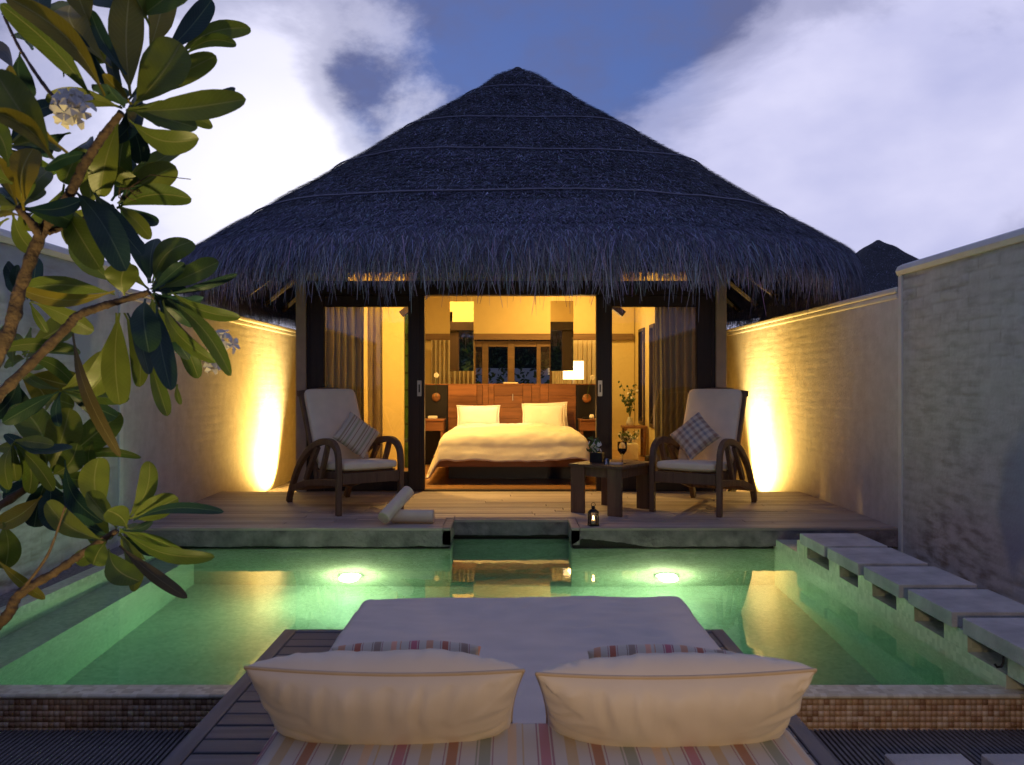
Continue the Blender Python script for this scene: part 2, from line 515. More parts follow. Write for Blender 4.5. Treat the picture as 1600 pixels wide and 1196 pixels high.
def leaf_mat(name, c1, c2, vein, trans=0.35):
    m, nt, b = mat_new(name)
    N, L = nt.nodes, nt.links
    uv = N.new("ShaderNodeUVMap"); sep = N.new("ShaderNodeSeparateXYZ"); L.new(uv.outputs[0], sep.inputs[0])
    oi = N.new("ShaderNodeObjectInfo")
    def M(op, a, bb=None):
        n = N.new("ShaderNodeMath"); n.operation = op
        for i, v in enumerate((a, bb)):
            if v is None: continue
            if isinstance(v, (int, float)): n.inputs[i].default_value = v
            else: L.new(v, n.inputs[i])
        return n.outputs[0]
    ax = M('ABSOLUTE', M('SUBTRACT', sep.outputs[0], 0.5))         # 0 at midrib .. 0.5 edge
    mid = M('LESS_THAN', ax, 0.022)
    w = M('SINE', M('MULTIPLY', M('SUBTRACT', sep.outputs[1], M('MULTIPLY', ax, 0.30)), 115.0))
    side = M('MULTIPLY', M('GREATER_THAN', w, 0.90), 0.16)
    v = M('MAXIMUM', M('MULTIPLY', mid, 0.9), side)
    mx = N.new("ShaderNodeMix"); mx.data_type = 'RGBA'; L.new(oi.outputs['Random'], mx.inputs[0])
    mx.inputs[6].default_value = (*c1, 1); mx.inputs[7].default_value = (*c2, 1)
    tc = N.new("ShaderNodeTexCoord"); no = N.new("ShaderNodeTexNoise"); no.inputs['Scale'].default_value = 22; no.inputs['Detail'].default_value = 5
    L.new(tc.outputs['Object'], no.inputs['Vector'])
    mr = N.new("ShaderNodeMapRange"); mr.inputs['To Min'].default_value = 0.72; mr.inputs['To Max'].default_value = 1.28; L.new(no.outputs['Fac'], mr.inputs[0])
    sc = N.new("ShaderNodeVectorMath"); sc.operation = 'SCALE'; L.new(mx.outputs[2], sc.inputs[0]); L.new(mr.outputs[0], sc.inputs[3])
    m2 = N.new("ShaderNodeMix"); m2.data_type = 'RGBA'; L.new(v, m2.inputs[0]); L.new(sc.outputs[0], m2.inputs[6]); m2.inputs[7].default_value = (*vein, 1)
    L.new(m2.outputs[2], b.inputs['Base Color'])
    b.inputs['Roughness'].default_value = 0.38; b.inputs['Specular IOR Level'].default_value = 0.4
    bp = N.new("ShaderNodeBump"); bp.inputs['Strength'].default_value = 0.4; bp.inputs['Distance'].default_value = 0.002; bp.invert = True
    L.new(v, bp.inputs['Height']); L.new(bp.outputs[0], b.inputs['Normal'])
    tr = N.new("ShaderNodeBsdfTranslucent"); L.new(m2.outputs[2], tr.inputs[0])
    ms = N.new("ShaderNodeMixShader"); ms.inputs[0].default_value = trans
    L.new(b.outputs[0], ms.inputs[1]); L.new(tr.outputs[0], ms.inputs[2])
    L.new(ms.outputs[0], nt.nodes["Material Output"].inputs[0])
    return m


M = {}
M['paint'] = wall_paint("painted_masonry")
M['paintold'] = wall_paint("weathered_masonry", 0.92)
M['coping'] = plain("coping_paint", (0.62, 0.60, 0.56), 0.6, var=0.12, vscale=5, bump=0.3, bscale=30)
M['concrete'] = plain("rough_concrete", (0.20, 0.165, 0.165), 0.9, var=0.55, vscale=9, bump=1.0, bscale=40)
M['matblack'] = plain("matt_black", (0.012, 0.012, 0.012), 0.6, bump=0.5)
M['stone'] = plain("honed_stone", (0.46, 0.44, 0.42), 0.75, var=0.30, vscale=7, bump=0.5, bscale=90)
M['gravel'] = plain("gravel", (0.22, 0.20, 0.19), 0.95, var=0.5, vscale=60, bump=1.0, bscale=120)
M['deckwood'] = wood("weathered_deck", (0.29, 0.235, 0.20), (0.46, 0.385, 0.33), 'X', 0.62, 5, 0.2)
M['daywood'] = wood("daybed_deck", (0.068, 0.070, 0.085), (0.125, 0.128, 0.15), 'X', 0.5, 5, 0.18)
M['daywoodY'] = wood("daybed_deck_lengthwise", (0.068, 0.070, 0.085), (0.125, 0.128, 0.15), 'Y', 0.5, 5, 0.1)
M['teak'] = wood("teak", (0.095, 0.052, 0.030), (0.175, 0.098, 0.055), 'Z', 0.5, 6, 0.12)
M['dark'] = wood("dark_frame", (0.018, 0.010, 0.008), (0.035, 0.020, 0.015), 'Z', 0.42, 5, 0.1)
M['redwood'] = wood("red_wood", (0.16, 0.065, 0.028), (0.29, 0.125, 0.055), 'X', 0.4, 5, 0.25)
M['floor'] = wood("room_floor", (0.20, 0.10, 0.04), (0.34, 0.18, 0.075), 'X', 0.3, 5, 0.2)
M['cream'] = plain("cream_wall", (0.64, 0.50, 0.23), 0.75, var=0.03)
M['ceiling'] = plain("ceiling_boards", (0.60, 0.52, 0.36), 0.75, var=0.05)
M['columnpaint'] = plain("column_paint", (0.42, 0.36, 0.29), 0.8, var=0.1, bump=0.25)
M['black'] = plain("black_lacquer", (0.012, 0.010, 0.010), 0.35)
M['iron'] = plain("black_iron", (0.02, 0.02, 0.02), 0.45, 0.6)
M['steel'] = plain("brushed_steel", (0.55, 0.53, 0.48), 0.35, 0.9)
M['linen'] = plain("bed_linen", (0.74, 0.68, 0.58), 0.85, var=0.05, bump=0.15, bscale=300, sheen=0.1)
M['whitelinen'] = plain("white_linen", (0.86, 0.82, 0.78), 0.85, var=0.03, sheen=0.1)
M['cushion'] = plain("beige_canvas", (0.80, 0.66, 0.47), 0.85, var=0.06, bump=0.15, bscale=400, sheen=0.1)
M['canvas'] = plain("mattress_canvas", (0.68, 0.57, 0.47), 0.85, var=0.06, bump=0.2, bscale=350, sheen=0.1)
M['satin'] = plain("pillow_cotton", (0.64, 0.55, 0.42), 0.6, var=0.05, bump=0.1, bscale=500, sheen=0.3)
M['piping'] = plain("pillow_piping", (0.50, 0.38, 0.24), 0.7)
M['towel'] = plain("towel", (0.74, 0.60, 0.44), 0.95, var=0.05, bump=0.5, bscale=300, sheen=0.3)
def translucent(m, amt):
    nt = m.node_tree; b = nt.nodes["Principled BSDF"]; tr = nt.nodes.new("ShaderNodeBsdfTranslucent"); ms = nt.nodes.new("ShaderNodeMixShader")
    ms.inputs[0].default_value = amt
    nt.links.new(b.inputs['Base Color'].links[0].from_socket, tr.inputs[0])
    nt.links.new(b.outputs[0], ms.inputs[1]); nt.links.new(tr.outputs[0], ms.inputs[2]); nt.links.new(ms.outputs[0], nt.nodes["Material Output"].inputs[0])
    return m


M['curtain'] = translucent(plain("grey_curtain", (0.46, 0.42, 0.29), 0.9, var=0.06), 0.5)
M['curtainpale'] = translucent(plain("pale_curtain", (0.66, 0.58, 0.40), 0.9, var=0.05), 0.5)
M['mirror'] = plain("mirror_glass", (0.85, 0.83, 0.78), 0.02, 1.0, var=0.0)
M['glass'] = glass_pane("window_glass", (0.96, 0.98, 0.96), 1.6)
M['greenglass'] = glass_pane("green_shower_glass", (0.45, 0.72, 0.45), 1.3)
M['clear'] = glass_pane("clear_glass", (0.97, 0.97, 0.97), 1.0)
M['wine'] = plain("red_wine", (0.03, 0.002, 0.002), 0.1)
M['bark'] = plain("grey_brown_bark", (0.10, 0.062, 0.04), 0.85, var=0.45, vscale=25, bump=1.0, bscale=55)
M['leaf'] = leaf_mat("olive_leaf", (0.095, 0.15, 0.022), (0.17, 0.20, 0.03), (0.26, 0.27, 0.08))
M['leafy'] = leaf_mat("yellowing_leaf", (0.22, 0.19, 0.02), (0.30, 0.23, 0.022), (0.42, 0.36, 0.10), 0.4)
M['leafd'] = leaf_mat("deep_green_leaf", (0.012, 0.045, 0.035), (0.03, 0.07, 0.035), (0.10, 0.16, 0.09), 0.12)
M['leafbrown'] = leaf_mat("browning_leaf", (0.05, 0.045, 0.015), (0.08, 0.06, 0.02), (0.15, 0.12, 0.05), 0.15)
M['petal'] = plain("white_petal", (0.75, 0.70, 0.62), 0.6, var=0.1, vscale=40)
M['petalpink'] = plain("pink_petal", (0.72, 0.45, 0.40), 0.6)
M['greens'] = plain("small_plant_green", (0.05, 0.10, 0.025), 0.6, var=0.3, objvar=0.3)
M['pot'] = plain("white_glazed_pot", (0.70, 0.66, 0.58), 0.35)
M['shade'] = emit("lit_lampshade", (1.0, 0.80, 0.45), 1.6)
M['flame'] = emit("candle_flame", (1.0, 0.62, 0.25), 30)
M['wax'] = plain("candle_wax", (0.85, 0.75, 0.55), 0.5)
M['poollamp'] = emit("pool_lamp_lens", (1.0, 0.93, 0.66), 12)
M['thatch'] = tone_mat("thatch_straw", 0.9, 0.15)
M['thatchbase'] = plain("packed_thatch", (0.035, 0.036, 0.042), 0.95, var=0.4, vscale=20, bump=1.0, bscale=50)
M['rope'] = plain("coir_rope", (0.25, 0.25, 0.31), 0.9)
M['rafter'] = wood("rafter_pole", (0.008, 0.005, 0.004), (0.014, 0.009, 0.007), 'Y', 0.8, 5)
M['pooltile'] = mosaic("pool_mosaic", (0.44, 0.46, 0.32), (0.52, 0.54, 0.40), (0.60, 0.60, 0.46))
M['fronttile'] = tone_mat("front_mosaic_tile", 0.4, 0.5)
M['grout'] = plain("grout", (0.30, 0.22, 0.15), 0.9)
M['copingtile'] = mosaic("coping_mosaic", (0.46, 0.40, 0.27), (0.60, 0.54, 0.38), (0.70, 0.65, 0.50), 0.024)
M['grate'] = plain("grate_slat", (0.13, 0.12, 0.12), 0.6, var=0.3, vscale=30)
M['pitblack'] = plain("dark_gravel_bed", (0.05, 0.045, 0.04), 0.95, var=0.5, vscale=50, bump=1, bscale=100)
RUST, PINK, OCHRE, SAGE, PLUM = (0.36, 0.17, 0.10), (0.40, 0.17, 0.20), (0.48, 0.37, 0.22), (0.27, 0.29, 0.22), (0.30, 0.16, 0.19)
SEQ = [(0.02, 0.035, PLUM), (0.045, 0.115, PINK), (0.125, 0.14, PLUM), (0.22, 0.30, OCHRE), (0.38, 0.39, PLUM), (0.405, 0.475, RUST),
       (0.49, 0.50, PLUM), (0.60, 0.61, SAGE), (0.625, 0.70, SAGE), (0.712, 0.722, PLUM), (0.82, 0.88, (0.60, 0.45, 0.30)), (0.92, 0.93, OCHRE)]
M['stripe'] = stripes("striped_canvas", SEQ, 0, 0.30)
M['stripevivid'] = stripes("vivid_striped_canvas", [(a_, b_, tuple(min(1, v * g_) for v, g_ in zip(c_, (1.35, 0.85, 0.75)))) for a_, b_, c_ in SEQ], 0, 0.22, base=(0.62, 0.52, 0.38))
M['stripes2'] = stripes("striped_cushion", [(0.1, 0.2, (0.36, 0.27, 0.15)), (0.30, 0.34, (0.30, 0.12, 0.09)), (0.5, 0.62, (0.36, 0.33, 0.20)), (0.8, 0.84, (0.32, 0.14, 0.10))], 0, 0.14, base=(0.60, 0.50, 0.35))
M['plaid'] = stripes("plaid_cushion", [(0.1, 0.35, (0.30, 0.19, 0.14)), (0.55, 0.8, (0.30, 0.26, 0.25))], 0, 0.11, base=(0.62, 0.52, 0.40),
                     second=(2, [(0.1, 0.35, (0.34, 0.19, 0.13)), (0.6, 0.8, (0.22, 0.22, 0.26))]))


def water_mat():
    m, nt, b = mat_new("pool_water")
    N, L = nt.nodes, nt.links
    b.inputs['Base Color'].default_value = (1, 1, 1, 1)
    b.inputs['Transmission Weight'].default_value = 1.0
    b.inputs['Roughness'].default_value = 0.0
    b.inputs['IOR'].default_value = 1.33
    geo = N.new("ShaderNodeNewGeometry")
    mp = N.new("ShaderNodeMapping"); mp.inputs['Scale'].default_value = (1.0, 0.8, 1); L.new(geo.outputs['Position'], mp.inputs[0])
    n1 = N.new("ShaderNodeTexNoise"); n1.inputs['Scale'].default_value = 9; n1.inputs['Detail'].default_value = 3
    L.new(mp.outputs[0], n1.inputs['Vector'])
    bp = N.new("ShaderNodeBump"); bp.inputs['Strength'].default_value = 0.08; bp.inputs['Distance'].default_value = 0.005
    L.new(n1.outputs['Fac'], bp.inputs['Height']); L.new(bp.outputs[0], b.inputs['Normal'])
    va = N.new("ShaderNodeVolumeAbsorption"); va.inputs[0].default_value = (0.38, 0.85, 0.78, 1); va.inputs[1].default_value = 0.78
    vsn = N.new("ShaderNodeVolumeScatter"); vsn.inputs[0].default_value = (0.75, 1.0, 0.9, 1); vsn.inputs[1].default_value = 0.06; vsn.inputs[2].default_value = 0.3
    ads = N.new("ShaderNodeAddShader"); L.new(va.outputs[0], ads.inputs[0]); L.new(vsn.outputs[0], ads.inputs[1])
    L.new(ads.outputs[0], nt.nodes["Material Output"].inputs['Volume'])
    return m


M['water'] = water_mat()

# ================================================================== SETTING
WZ = -0.164          # water level
PX0, PX1 = -2.66, 2.00
PY0, PY1, PYN = 3.46, 6.40, 6.79
NX0, NX1 = -0.455, 0.46
FLOORZ = WZ - 1.12
DF, DN, DB = 6.37, 6.76, 8.53   # deck front, notch front, deck back

# ground: one sheet to the horizon with the pool pit cut out
g = MB()
xs = [-900, PX0 - 0.1, PX1 + 0.4, 900]; ys = [-900, PY0 - 0.05, PYN + 0.1, 900]
for i in range(3):
    for j in range(3):
        if i == 1 and j == 1: continue
        g.add([(xs[i], ys[j], -0.45), (xs[i + 1], ys[j], -0.45), (xs[i + 1], ys[j + 1], -0.45), (xs[i], ys[j + 1], -0.45)], [(0, 1, 2, 3)])
tag(g.build("ground", M['pitblack']), "dark gravelly ground under and around the villa", kind="structure")

# side strips beside the pool
s = MB(); s.box(-2.95, PX0 - 0.10, PY0 - 0.1, DF, -0.449, -0.13)
tag(s.build("path", M['gravel']), "narrow gravel strip between the pool and the wall", kind="structure")
s = MB(); s.box(PX1 + 0.405, 2.95, PY0 - 0.1, DF, -0.449, -0.24)
tag(s.build("gravel_strip", M['gravel']), "sunken gravel strip behind the stepping slabs", kind="structure")
for sx in (-1, 1):
    s = MB(); s.box(min(sx * 2.2, sx * 2.95), max(sx * 2.2, sx * 2.95), DB + 0.01, 15.5, -0.449, -0.20)
    tag(s.build("passage_floor", M['concrete']), "low concrete passage floor between villa and wall", kind="structure")

# pool shell
pool = empty("pool"); tag(pool, "mosaic lined plunge pool sunk in front of the deck", kind="structure")
p = MB()
p.box(PX0 - 0.1, PX1 + 0.4, PY0 - 0.05, PYN + 0.1, FLOORZ - 0.12, FLOORZ)
p.build("pool_floor", M['pooltile'], pool)
p = MB(); p.box(PX0 - 0.1, PX0, PY0 - 0.05, PY1 + 0.3, FLOORZ + 0.001, -0.125)
p.box(PX0, -2.40, PY0, PY1 + 0.01, FLOORZ + 0.001, WZ - 0.30)
p.build("left_pool_wall", M['pooltile'], pool)
p = MB(); p.box(PX1, PX1 + 0.4, PY0 - 0.05, PY1 + 0.3, FLOORZ + 0.001, -0.089)
p.build("right_pool_wall", M['pooltile'], pool)
p = MB(); p.box(PX0 + 0.001, NX0, PY1, PY1 + 0.3, FLOORZ + 0.001, WZ - 0.004); p.box(NX1, PX1 - 0.001, PY1, PY1 + 0.3, FLOORZ + 0.001, WZ - 0.004)
p.box(NX0 - 0.2, NX1 + 0.2, PYN, PYN + 0.2, FLOORZ + 0.001, WZ - 0.004)
p.build("back_pool_wall", M['pooltile'], pool)
p = MB(); p.box(PX0 - 0.1, PX1 + 0.4, 3.36, PY0, FLOORZ + 0.002, -0.165)
p.build("front_pool_wall", M['grout'], pool)
p = MB(); p.box(PX0 - 0.1, PX1 + 0.4, 3.345, PY0 + 0.003, -0.164, -0.146)
p.build("coping", M['copingtile'], pool, bevel=0.006)
# piers carrying the stepping slabs
for (y0, y1) in ((3.16, 3.40), (3.70, 3.90), (4.187, 4.38), (4.672, 4.864), (5.14, 5.31), (5.70, 5.90)):
    p = MB(); p.box(PX1, PX1 + 0.34, y0, y1, -0.0885, -0.0045)
    p.build("pier", M['pooltile'], pool)
# front face mosaic tiles: real small tiles, joined
tv, tf, tcol = [], [], []
pal = np.array([(0.42, 0.28, 0.17), (0.38, 0.25, 0.14), (0.46, 0.33, 0.21), (0.40, 0.25, 0.14), (0.44, 0.29, 0.18), (0.27, 0.15, 0.08), (0.48, 0.36, 0.25)])
sz, gp = 0.0215, 0.0225
for r_ in range(12):
    for c_ in range(int((PX1 + 0.4 - PX0 + 0.1) / gp)):
        x = PX0 - 0.1 + c_ * gp; z = -0.168 - (r_ + 1) * gp
        y = 3.360 - 0.004 - rng.random() * 0.002
        b_ = len(tv)
        tv += [(x, 3.3595, z), (x + sz, 3.3595, z), (x + sz, 3.3595, z + sz), (x, 3.3595, z + sz),
               (x + .001, y, z + .001), (x + sz - .001, y, z + .001), (x + sz - .001, y, z + sz - .001), (x + .001, y, z + sz - .001)]
        tf += [(b_ + 4, b_ + 5, b_ + 6, b_ + 7), (b_, b_ + 1, b_ + 5, b_ + 4), (b_ + 1, b_ + 2, b_ + 6, b_ + 5), (b_ + 2, b_ + 3, b_ + 7, b_ + 6), (b_ + 3, b_, b_ + 4, b_ + 7)]
        cc_ = pal[rng.integers(len(pal))] * (1.1 + 0.4 * rng.random())
        tcol += [cc_] * 8
link("mosaic_tile", np_mesh("mosaic_tile", tv, tf, np.array(tcol)), M['fronttile'], pool, kind="stuff")

# water body: closed prism reaching a little into the walls
e = 0.02
poly = [(PX0 - e, PY0 - e), (PX1 + e, PY0 - e), (PX1 + e, PY1 + e), (NX1 + e, PY1 + e), (NX1 + e, PYN + e), (NX0 - e, PYN + e), (NX0 - e, PY1 + e), (PX0 - e, PY1 + e)]
wm = MB(); n = len(poly)
wm.add([(x, y, FLOORZ - e) for x, y in poly] + [(x, y, WZ) for x, y in poly],
       [tuple(reversed(range(n))), tuple(range(n, 2 * n))] + [(i, (i + 1) % n, (i + 1) % n + n, i + n) for i in range(n)])
tag(wm.build("pool_water", M['water']), "calm green lit water filling the pool", kind="structure")

# underwater lamps on the back wall
for k, (lx, lab) in enumerate(((-1.21, "glowing underwater lamp on pool back wall below the towel rolls"), (1.178, "glowing underwater lamp on pool back wall below the candle lantern"))):
    t = empty("pool_lamp", (lx, PY1, WZ - 0.84)); tag(t, lab, "pool lamp", "underwater lamps on the back wall of the pool")
    mb = MB(); mb.lathe([(0.09, 0), (0.09, 0.008), (0.085, 0.010), (0.076, 0.010)], 24)
    o = mb.build("ring", M['pot'], t); o.rotation_euler = (R(90), 0, 0)
    mb = MB(); mb.lathe([(0.075, 0.002), (0.075, 0.016), (0.05, 0.026), (0.01, 0.03)], 24)
    o = mb.build("lens", M['poollamp'], t); o.rotation_euler = (R(90), 0, 0)
    ld = bpy.data.lights.new("pool_lamp_glow", 'POINT'); ld.shadow_soft_size = 0.05; ld.energy = P_POOL * 0.28; ld.color = (1.0, 0.88, 0.52)
    lo = bpy.data.objects.new("pool_lamp_glow", ld); col.objects.link(lo); lo.parent = t; lo.location = (0, -0.085, 0)
    ld = bpy.data.lights.new("pool_lamp_beam", 'SPOT'); ld.shadow_soft_size = 0.07; ld.energy = P_POOL * 1.25; ld.color = (1.0, 0.88, 0.52)
    ld.spot_size = R(150); ld.spot_blend = 1.0
    lo = bpy.data.objects.new("pool_lamp_beam", ld); col.objects.link(lo); lo.parent = t; lo.location = (0, -0.085, 0)
    lo.rotation_euler = Vector((-0.15 if k == 0 else -0.95, -1.0, -0.12)).to_track_quat('-Z', 'Y').to_euler()

# ---- deck: concrete slab with broken lower edge, timber boards on top
deck = empty("deck"); tag(deck, "timber terrace on a grey concrete slab along the pool", kind="structure")


def slab_face(name, x0, x1, y, ztop, depthfn, thick=0.06):
    nseg = int((x1 - x0) / 0.02)
    X = np.linspace(x0, x1, nseg + 1)
    zb = np.array([depthfn(x) for x in X])
    V, F = [], []
    for i, x in enumerate(X):
        V += [(x, y, ztop), (x, y, zb[i]), (x, y + thick, zb[i] - 0.0), (x, y + thick, ztop)]
    for i in range(nseg):
        a = i * 4
        F += [(a, a + 1, a + 5, a + 4), (a + 1, a + 2, a + 6, a + 5), (a + 2, a + 3, a + 7, a + 6), (a + 3, a, a + 4, a + 7)]
    me = bpy.data.meshes.new(name); me.from_pydata(V, [], F + [(3, 2, 1, 0), tuple(len(V) - 4 + k for k in range(4))]); me.update()
    return link(name, me, M['concrete'], deck)


def jag(x, s):
    return float(vnoise(np.array([[x, s]]), 9, 3, s)[0] - 0.5) * 0.016 + float(vnoise(np.array([[x, s]]), 45, 2, s)[0] - 0.5) * 0.008


slab_face("slab_front", -2.92, NX0, DF, -0.022, lambda x: -0.141 + jag(x, 1))
def rdepth(x):
    d = -0.143 + jag(x, 2)
    if x < 1.05:
        u = (x - NX1) / (1.05 - NX1)
        d = max(d, -0.150 + 0.075 * min(1, 6 * u + 0.2) * (1 - u) ** 0.7 + jag(x, 2) * 1.2)
    return d
slab_face("slab_front", NX1, 2.92, DF, -0.022, rdepth)
slab_face("slab_front", NX0 + 0.002, NX1 - 0.002, DN, -0.022, lambda x: -0.124 + jag(x, 3) * 1.0)
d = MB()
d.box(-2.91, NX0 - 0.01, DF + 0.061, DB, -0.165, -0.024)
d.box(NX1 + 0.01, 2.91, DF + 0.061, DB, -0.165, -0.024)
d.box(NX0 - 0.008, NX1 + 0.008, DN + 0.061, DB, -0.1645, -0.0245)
d.build("slab", M['matblack'], deck)  # black backing colours the gap behind the uneven lower edge
d = MB()
d.box(NX0 - 0.06, NX0, DF, DN + 0.06, -0.13, -0.0225); d.box(NX1, NX1 + 0.06, DF, DN + 0.06, -0.13, -0.0225)
d.build("slab_cheek", M['concrete'], deck)
# stone rim flush with boards
def rim(x0, x1, y0, y1):
    mb = MB(); mb.box(x0, x1, y0, y1, -0.0215, -0.001); mb.build("rim_board", M['deckwood'], deck, bevel=0.003)
rim(-2.92, NX0 - 0.062, DF, DF + 0.058); rim(NX1 + 0.062, 2.92, DF, DF + 0.058)
rim(NX0 - 0.06, NX0, DF, DN + 0.058); rim(NX1, NX1 + 0.06, DF, DN + 0.058); rim(NX0 + 0.002, NX1 - 0.002, DN, DN + 0.058)
y = DF + 0.062
bw = 0.108
while y < DB - 0.02:
    y1 = min(y + bw - 0.005, DB)
    segs = []
    if y < DN + 0.06:
        rows = [(-2.92, NX0 - 0.063), (NX1 + 0.063, 2.92)]
    else:
        rows = [(-2.92, 2.92)]
    for (a, b_) in rows:
        cuts = [a]
        while cuts[-1] < b_ - 2.2: cuts.append(cuts[-1] + random.uniform(1.1, 2.1))
        cuts.append(b_)
        for c0, c1 in zip(cuts[:-1], cuts[1:]):
            dz = random.uniform(-0.0015, 0.0015)
            mb = MB(); mb.box(c0 + 0.002, c1 - 0.002, y, y1, -0.0215, -0.001 + dz)
            mb.build("plank", M['deckwood'], deck, bevel=0.003)
    y += bw

# ---- boundary walls with relief of painted brick courses
def brick_wall(name, label, sx, Y0, Y1, z0, z1, amp, patch_amp, stain_amp, seed, xin=2.93, res=0.016):
    t = empty(name, (sx * xin, Y0, z0)); tag(t, label, "wall")
    ny = int((Y1 - Y0) / res); nz = int((z1 - z0) / res)
    yy, zz = np.meshgrid(np.linspace(Y0, Y1, ny + 1), np.linspace(z0, z1, nz + 1))
    P2 = np.c_[yy.ravel(), zz.ravel()]
    warp = (vnoise(P2, 2.0, 3, seed) - 0.5) * 0.05
    z_ = P2[:, 1] + warp; ch, bl = 0.078, 0.235
    row = np.floor(z_ / ch); fz = z_ / ch - row
    y_ = P2[:, 0] + (row % 2) * bl / 2 + (vnoise(P2, 5, 2, seed + 3) - 0.5) * 0.03
    cl = np.floor(y_ / bl); fy = y_ / bl - cl
    dj = np.minimum(np.minimum(fz, 1 - fz) * ch, np.minimum(fy, 1 - fy) * bl)
    joint = 1 - np.clip(dj / 0.010, 0, 1)
    hh = ((row * 12.9898 + cl * 78.233 + seed) % 7.31) / 7.31
    strength = np.clip((vnoise(P2, 1.1, 3, seed + 5) - 0.25) * 2.2, 0.15, 1)
    patch = np.clip((vnoise(P2 * np.array([1.0, 0.55]), 1.5, 4, seed + 9) - 0.53) * 12, 0, 1) * patch_amp
    rough = (vnoise(P2 * np.array([0.5, 1.0]), 11, 3, seed + 11) - 0.5)
    disp = amp * strength * (1 - patch * 0.9) * (-0.007 * joint + 0.005 * (hh - 0.5)) + amp * 0.006 * rough + patch * 0.003
    stain = np.clip((vnoise(P2 * np.array([1.0, 0.35]), 2.2, 3, seed + 21) - 0.38) * 3, 0, 1)
    low = np.clip((z0 + 0.75 - P2[:, 1]) / 0.6, 0, 1)
    stain = np.clip(stain * (0.55 + 0.4 * low) + low * 0.45 + 0.45 * (hh - 0.5) * strength * (1 - patch), 0, 1) * stain_amp
    V = np.c_[sx * xin - sx * disp, P2[:, 0], P2[:, 1]] - np.array([sx * xin, Y0, z0])
    idx = np.arange((ny + 1) * (nz + 1)).reshape(nz + 1, ny + 1)
    F = np.c_[idx[:-1, :-1].ravel(), idx[:-1, 1:].ravel(), idx[1:, 1:].ravel(), idx[1:, :-1].ravel()]
    if sx > 0: F = F[:, ::-1]
    jc = joint * strength * (1 - patch) * 0.55 * stain_amp
    me = np_mesh("brickwork", V, F, np.c_[patch, stain, jc])
    link("brickwork", me, M['paint' if amp < 0.5 else 'paintold'], t, smooth=True)
    mb = MB(); a, b_ = sorted((sx * 0.03, sx * 0.22)); mb.box(a, b_, 0, Y1 - Y0, 0, z1 - z0 - 0.001)
    mb.build("wall_core", M['coping'], t)
    return t


WALLTOP_F, WALLTOP_N = 1.815, 1.93
walls = []
for sx in (-1, 1):
    side = "left" if sx < 0 else "right"
    other = "behind the frangipani leaves" if sx < 0 else "behind the stepping slabs"
    w = brick_wall("boundary_wall", ("cream garden wall lit yellow beside the deck, behind chair with striped cushion" if sx < 0 else
                   "cream garden wall lit yellow beside the deck, behind chair with plaid cushion"), sx, DF, 15.5, -0.2, WALLTOP_F - 0.04, 0.30, 0.0, 0.12, 3 + sx)
    mb = MB(); a, b_ = sorted((-sx * 0.018, sx * 0.24)); mb.box(a, b_, 0.02, 15.5 - DF, 1.975, 2.02)
    mb.build("coping", M['coping'], w, bevel=0.012, seg=2)
    mb = MB(); a, b_ = sorted((-sx * 0.008, sx * 0.23)); mb.box(a, b_, 0.02, 15.5 - DF, 1.93, 1.974)
    mb.build("coping_bead", M['coping'], w, bevel=0.012, seg=2)
    w = brick_wall("boundary_wall", ("weathered grey garden wall %s" % other) if sx < 0 else "weathered stained garden wall with brick courses %s" % other,
                   sx, -1.2, DF - 0.05, -0.449, WALLTOP_N - 0.03, 1.0, 1.0, 1.0, 11 + sx, xin=2.93)
    top = WALLTOP_N - 0.03 + 0.449
    prof = [(-0.02, 0), (-0.035, 0.03), (-0.02, 0.065), (0.02, 0.085), (0.2, 0.09), (0.25, 0.03), (0.25, 0)]
    n_ = len(prof); L_ = DF + 1.2 - 0.01
    mb = MB(); V = []
    for yy_ in (0, L_):
        V += [(sx * u, yy_, top + v) for u, v in prof]
    mb.add(V, [tuple(range(n_)), tuple(reversed(range(n_, 2 * n_)))] + [(i, i + n_, (i + 1) % n_ + n_, (i + 1) % n_) for i in range(n_)])
    mb.build("coping", M['coping'], w)
    mb = MB(); a, b_ = sorted((-sx * 0.012, sx * 0.24)); mb.box(a, b_, L_ - 0.05, L_ + 0.01, 0, top + 0.0)
    mb.build("end_pilaster", M['coping'], w, bevel=0.006)
# wall behind the photographer closing the court
t = brick_wall("boundary_wall", "plain garden wall closing the court at the near end", 1, -1.2, -1.1, -0.449, 1.9, 0.3, 0, 0.2, 40, xin=2.93) if False else None

# ---- grate in front of the pool
gr = empty("drain_grate", (0, 2.72, -0.449)); tag(gr, "slatted dark drain grate at the foot of the pool front", "grate")
mb = MB()
x = -2.90
while x < 2.90:
    mb.box(x, x + 0.0105, 0, 0.615, 0.139, 0.169); x += 0.0205
mb.build("slat", M['grate'], gr, kind="stuff")
mb = MB(); mb.box(-2.9, 2.9, 0.10, 0.13, 0.0, 0.1385); mb.box(-2.9, 2.9, 0.50, 0.53, 0.0, 0.1385)
mb.build("bearer", M['matblack'], gr)
for k, (x0, x1, lab) in enumerate(((1.335, 1.61, "pale stone pad lying on the grate nearer the daybed"), (1.68, 2.02, "pale stone pad lying on the grate nearer the wall"))):
    mb = MB(); mb.box(-(x1 - x0) / 2, (x1 - x0) / 2, -0.22, 0.0, 0, 0.045)
    o = mb.build("stone_pad", M['stone'], bevel=0.004); o.location = ((x0 + x1) / 2, 3.02, -0.28)
    tag(o, lab, "paving stone", "stone pads on the grate")

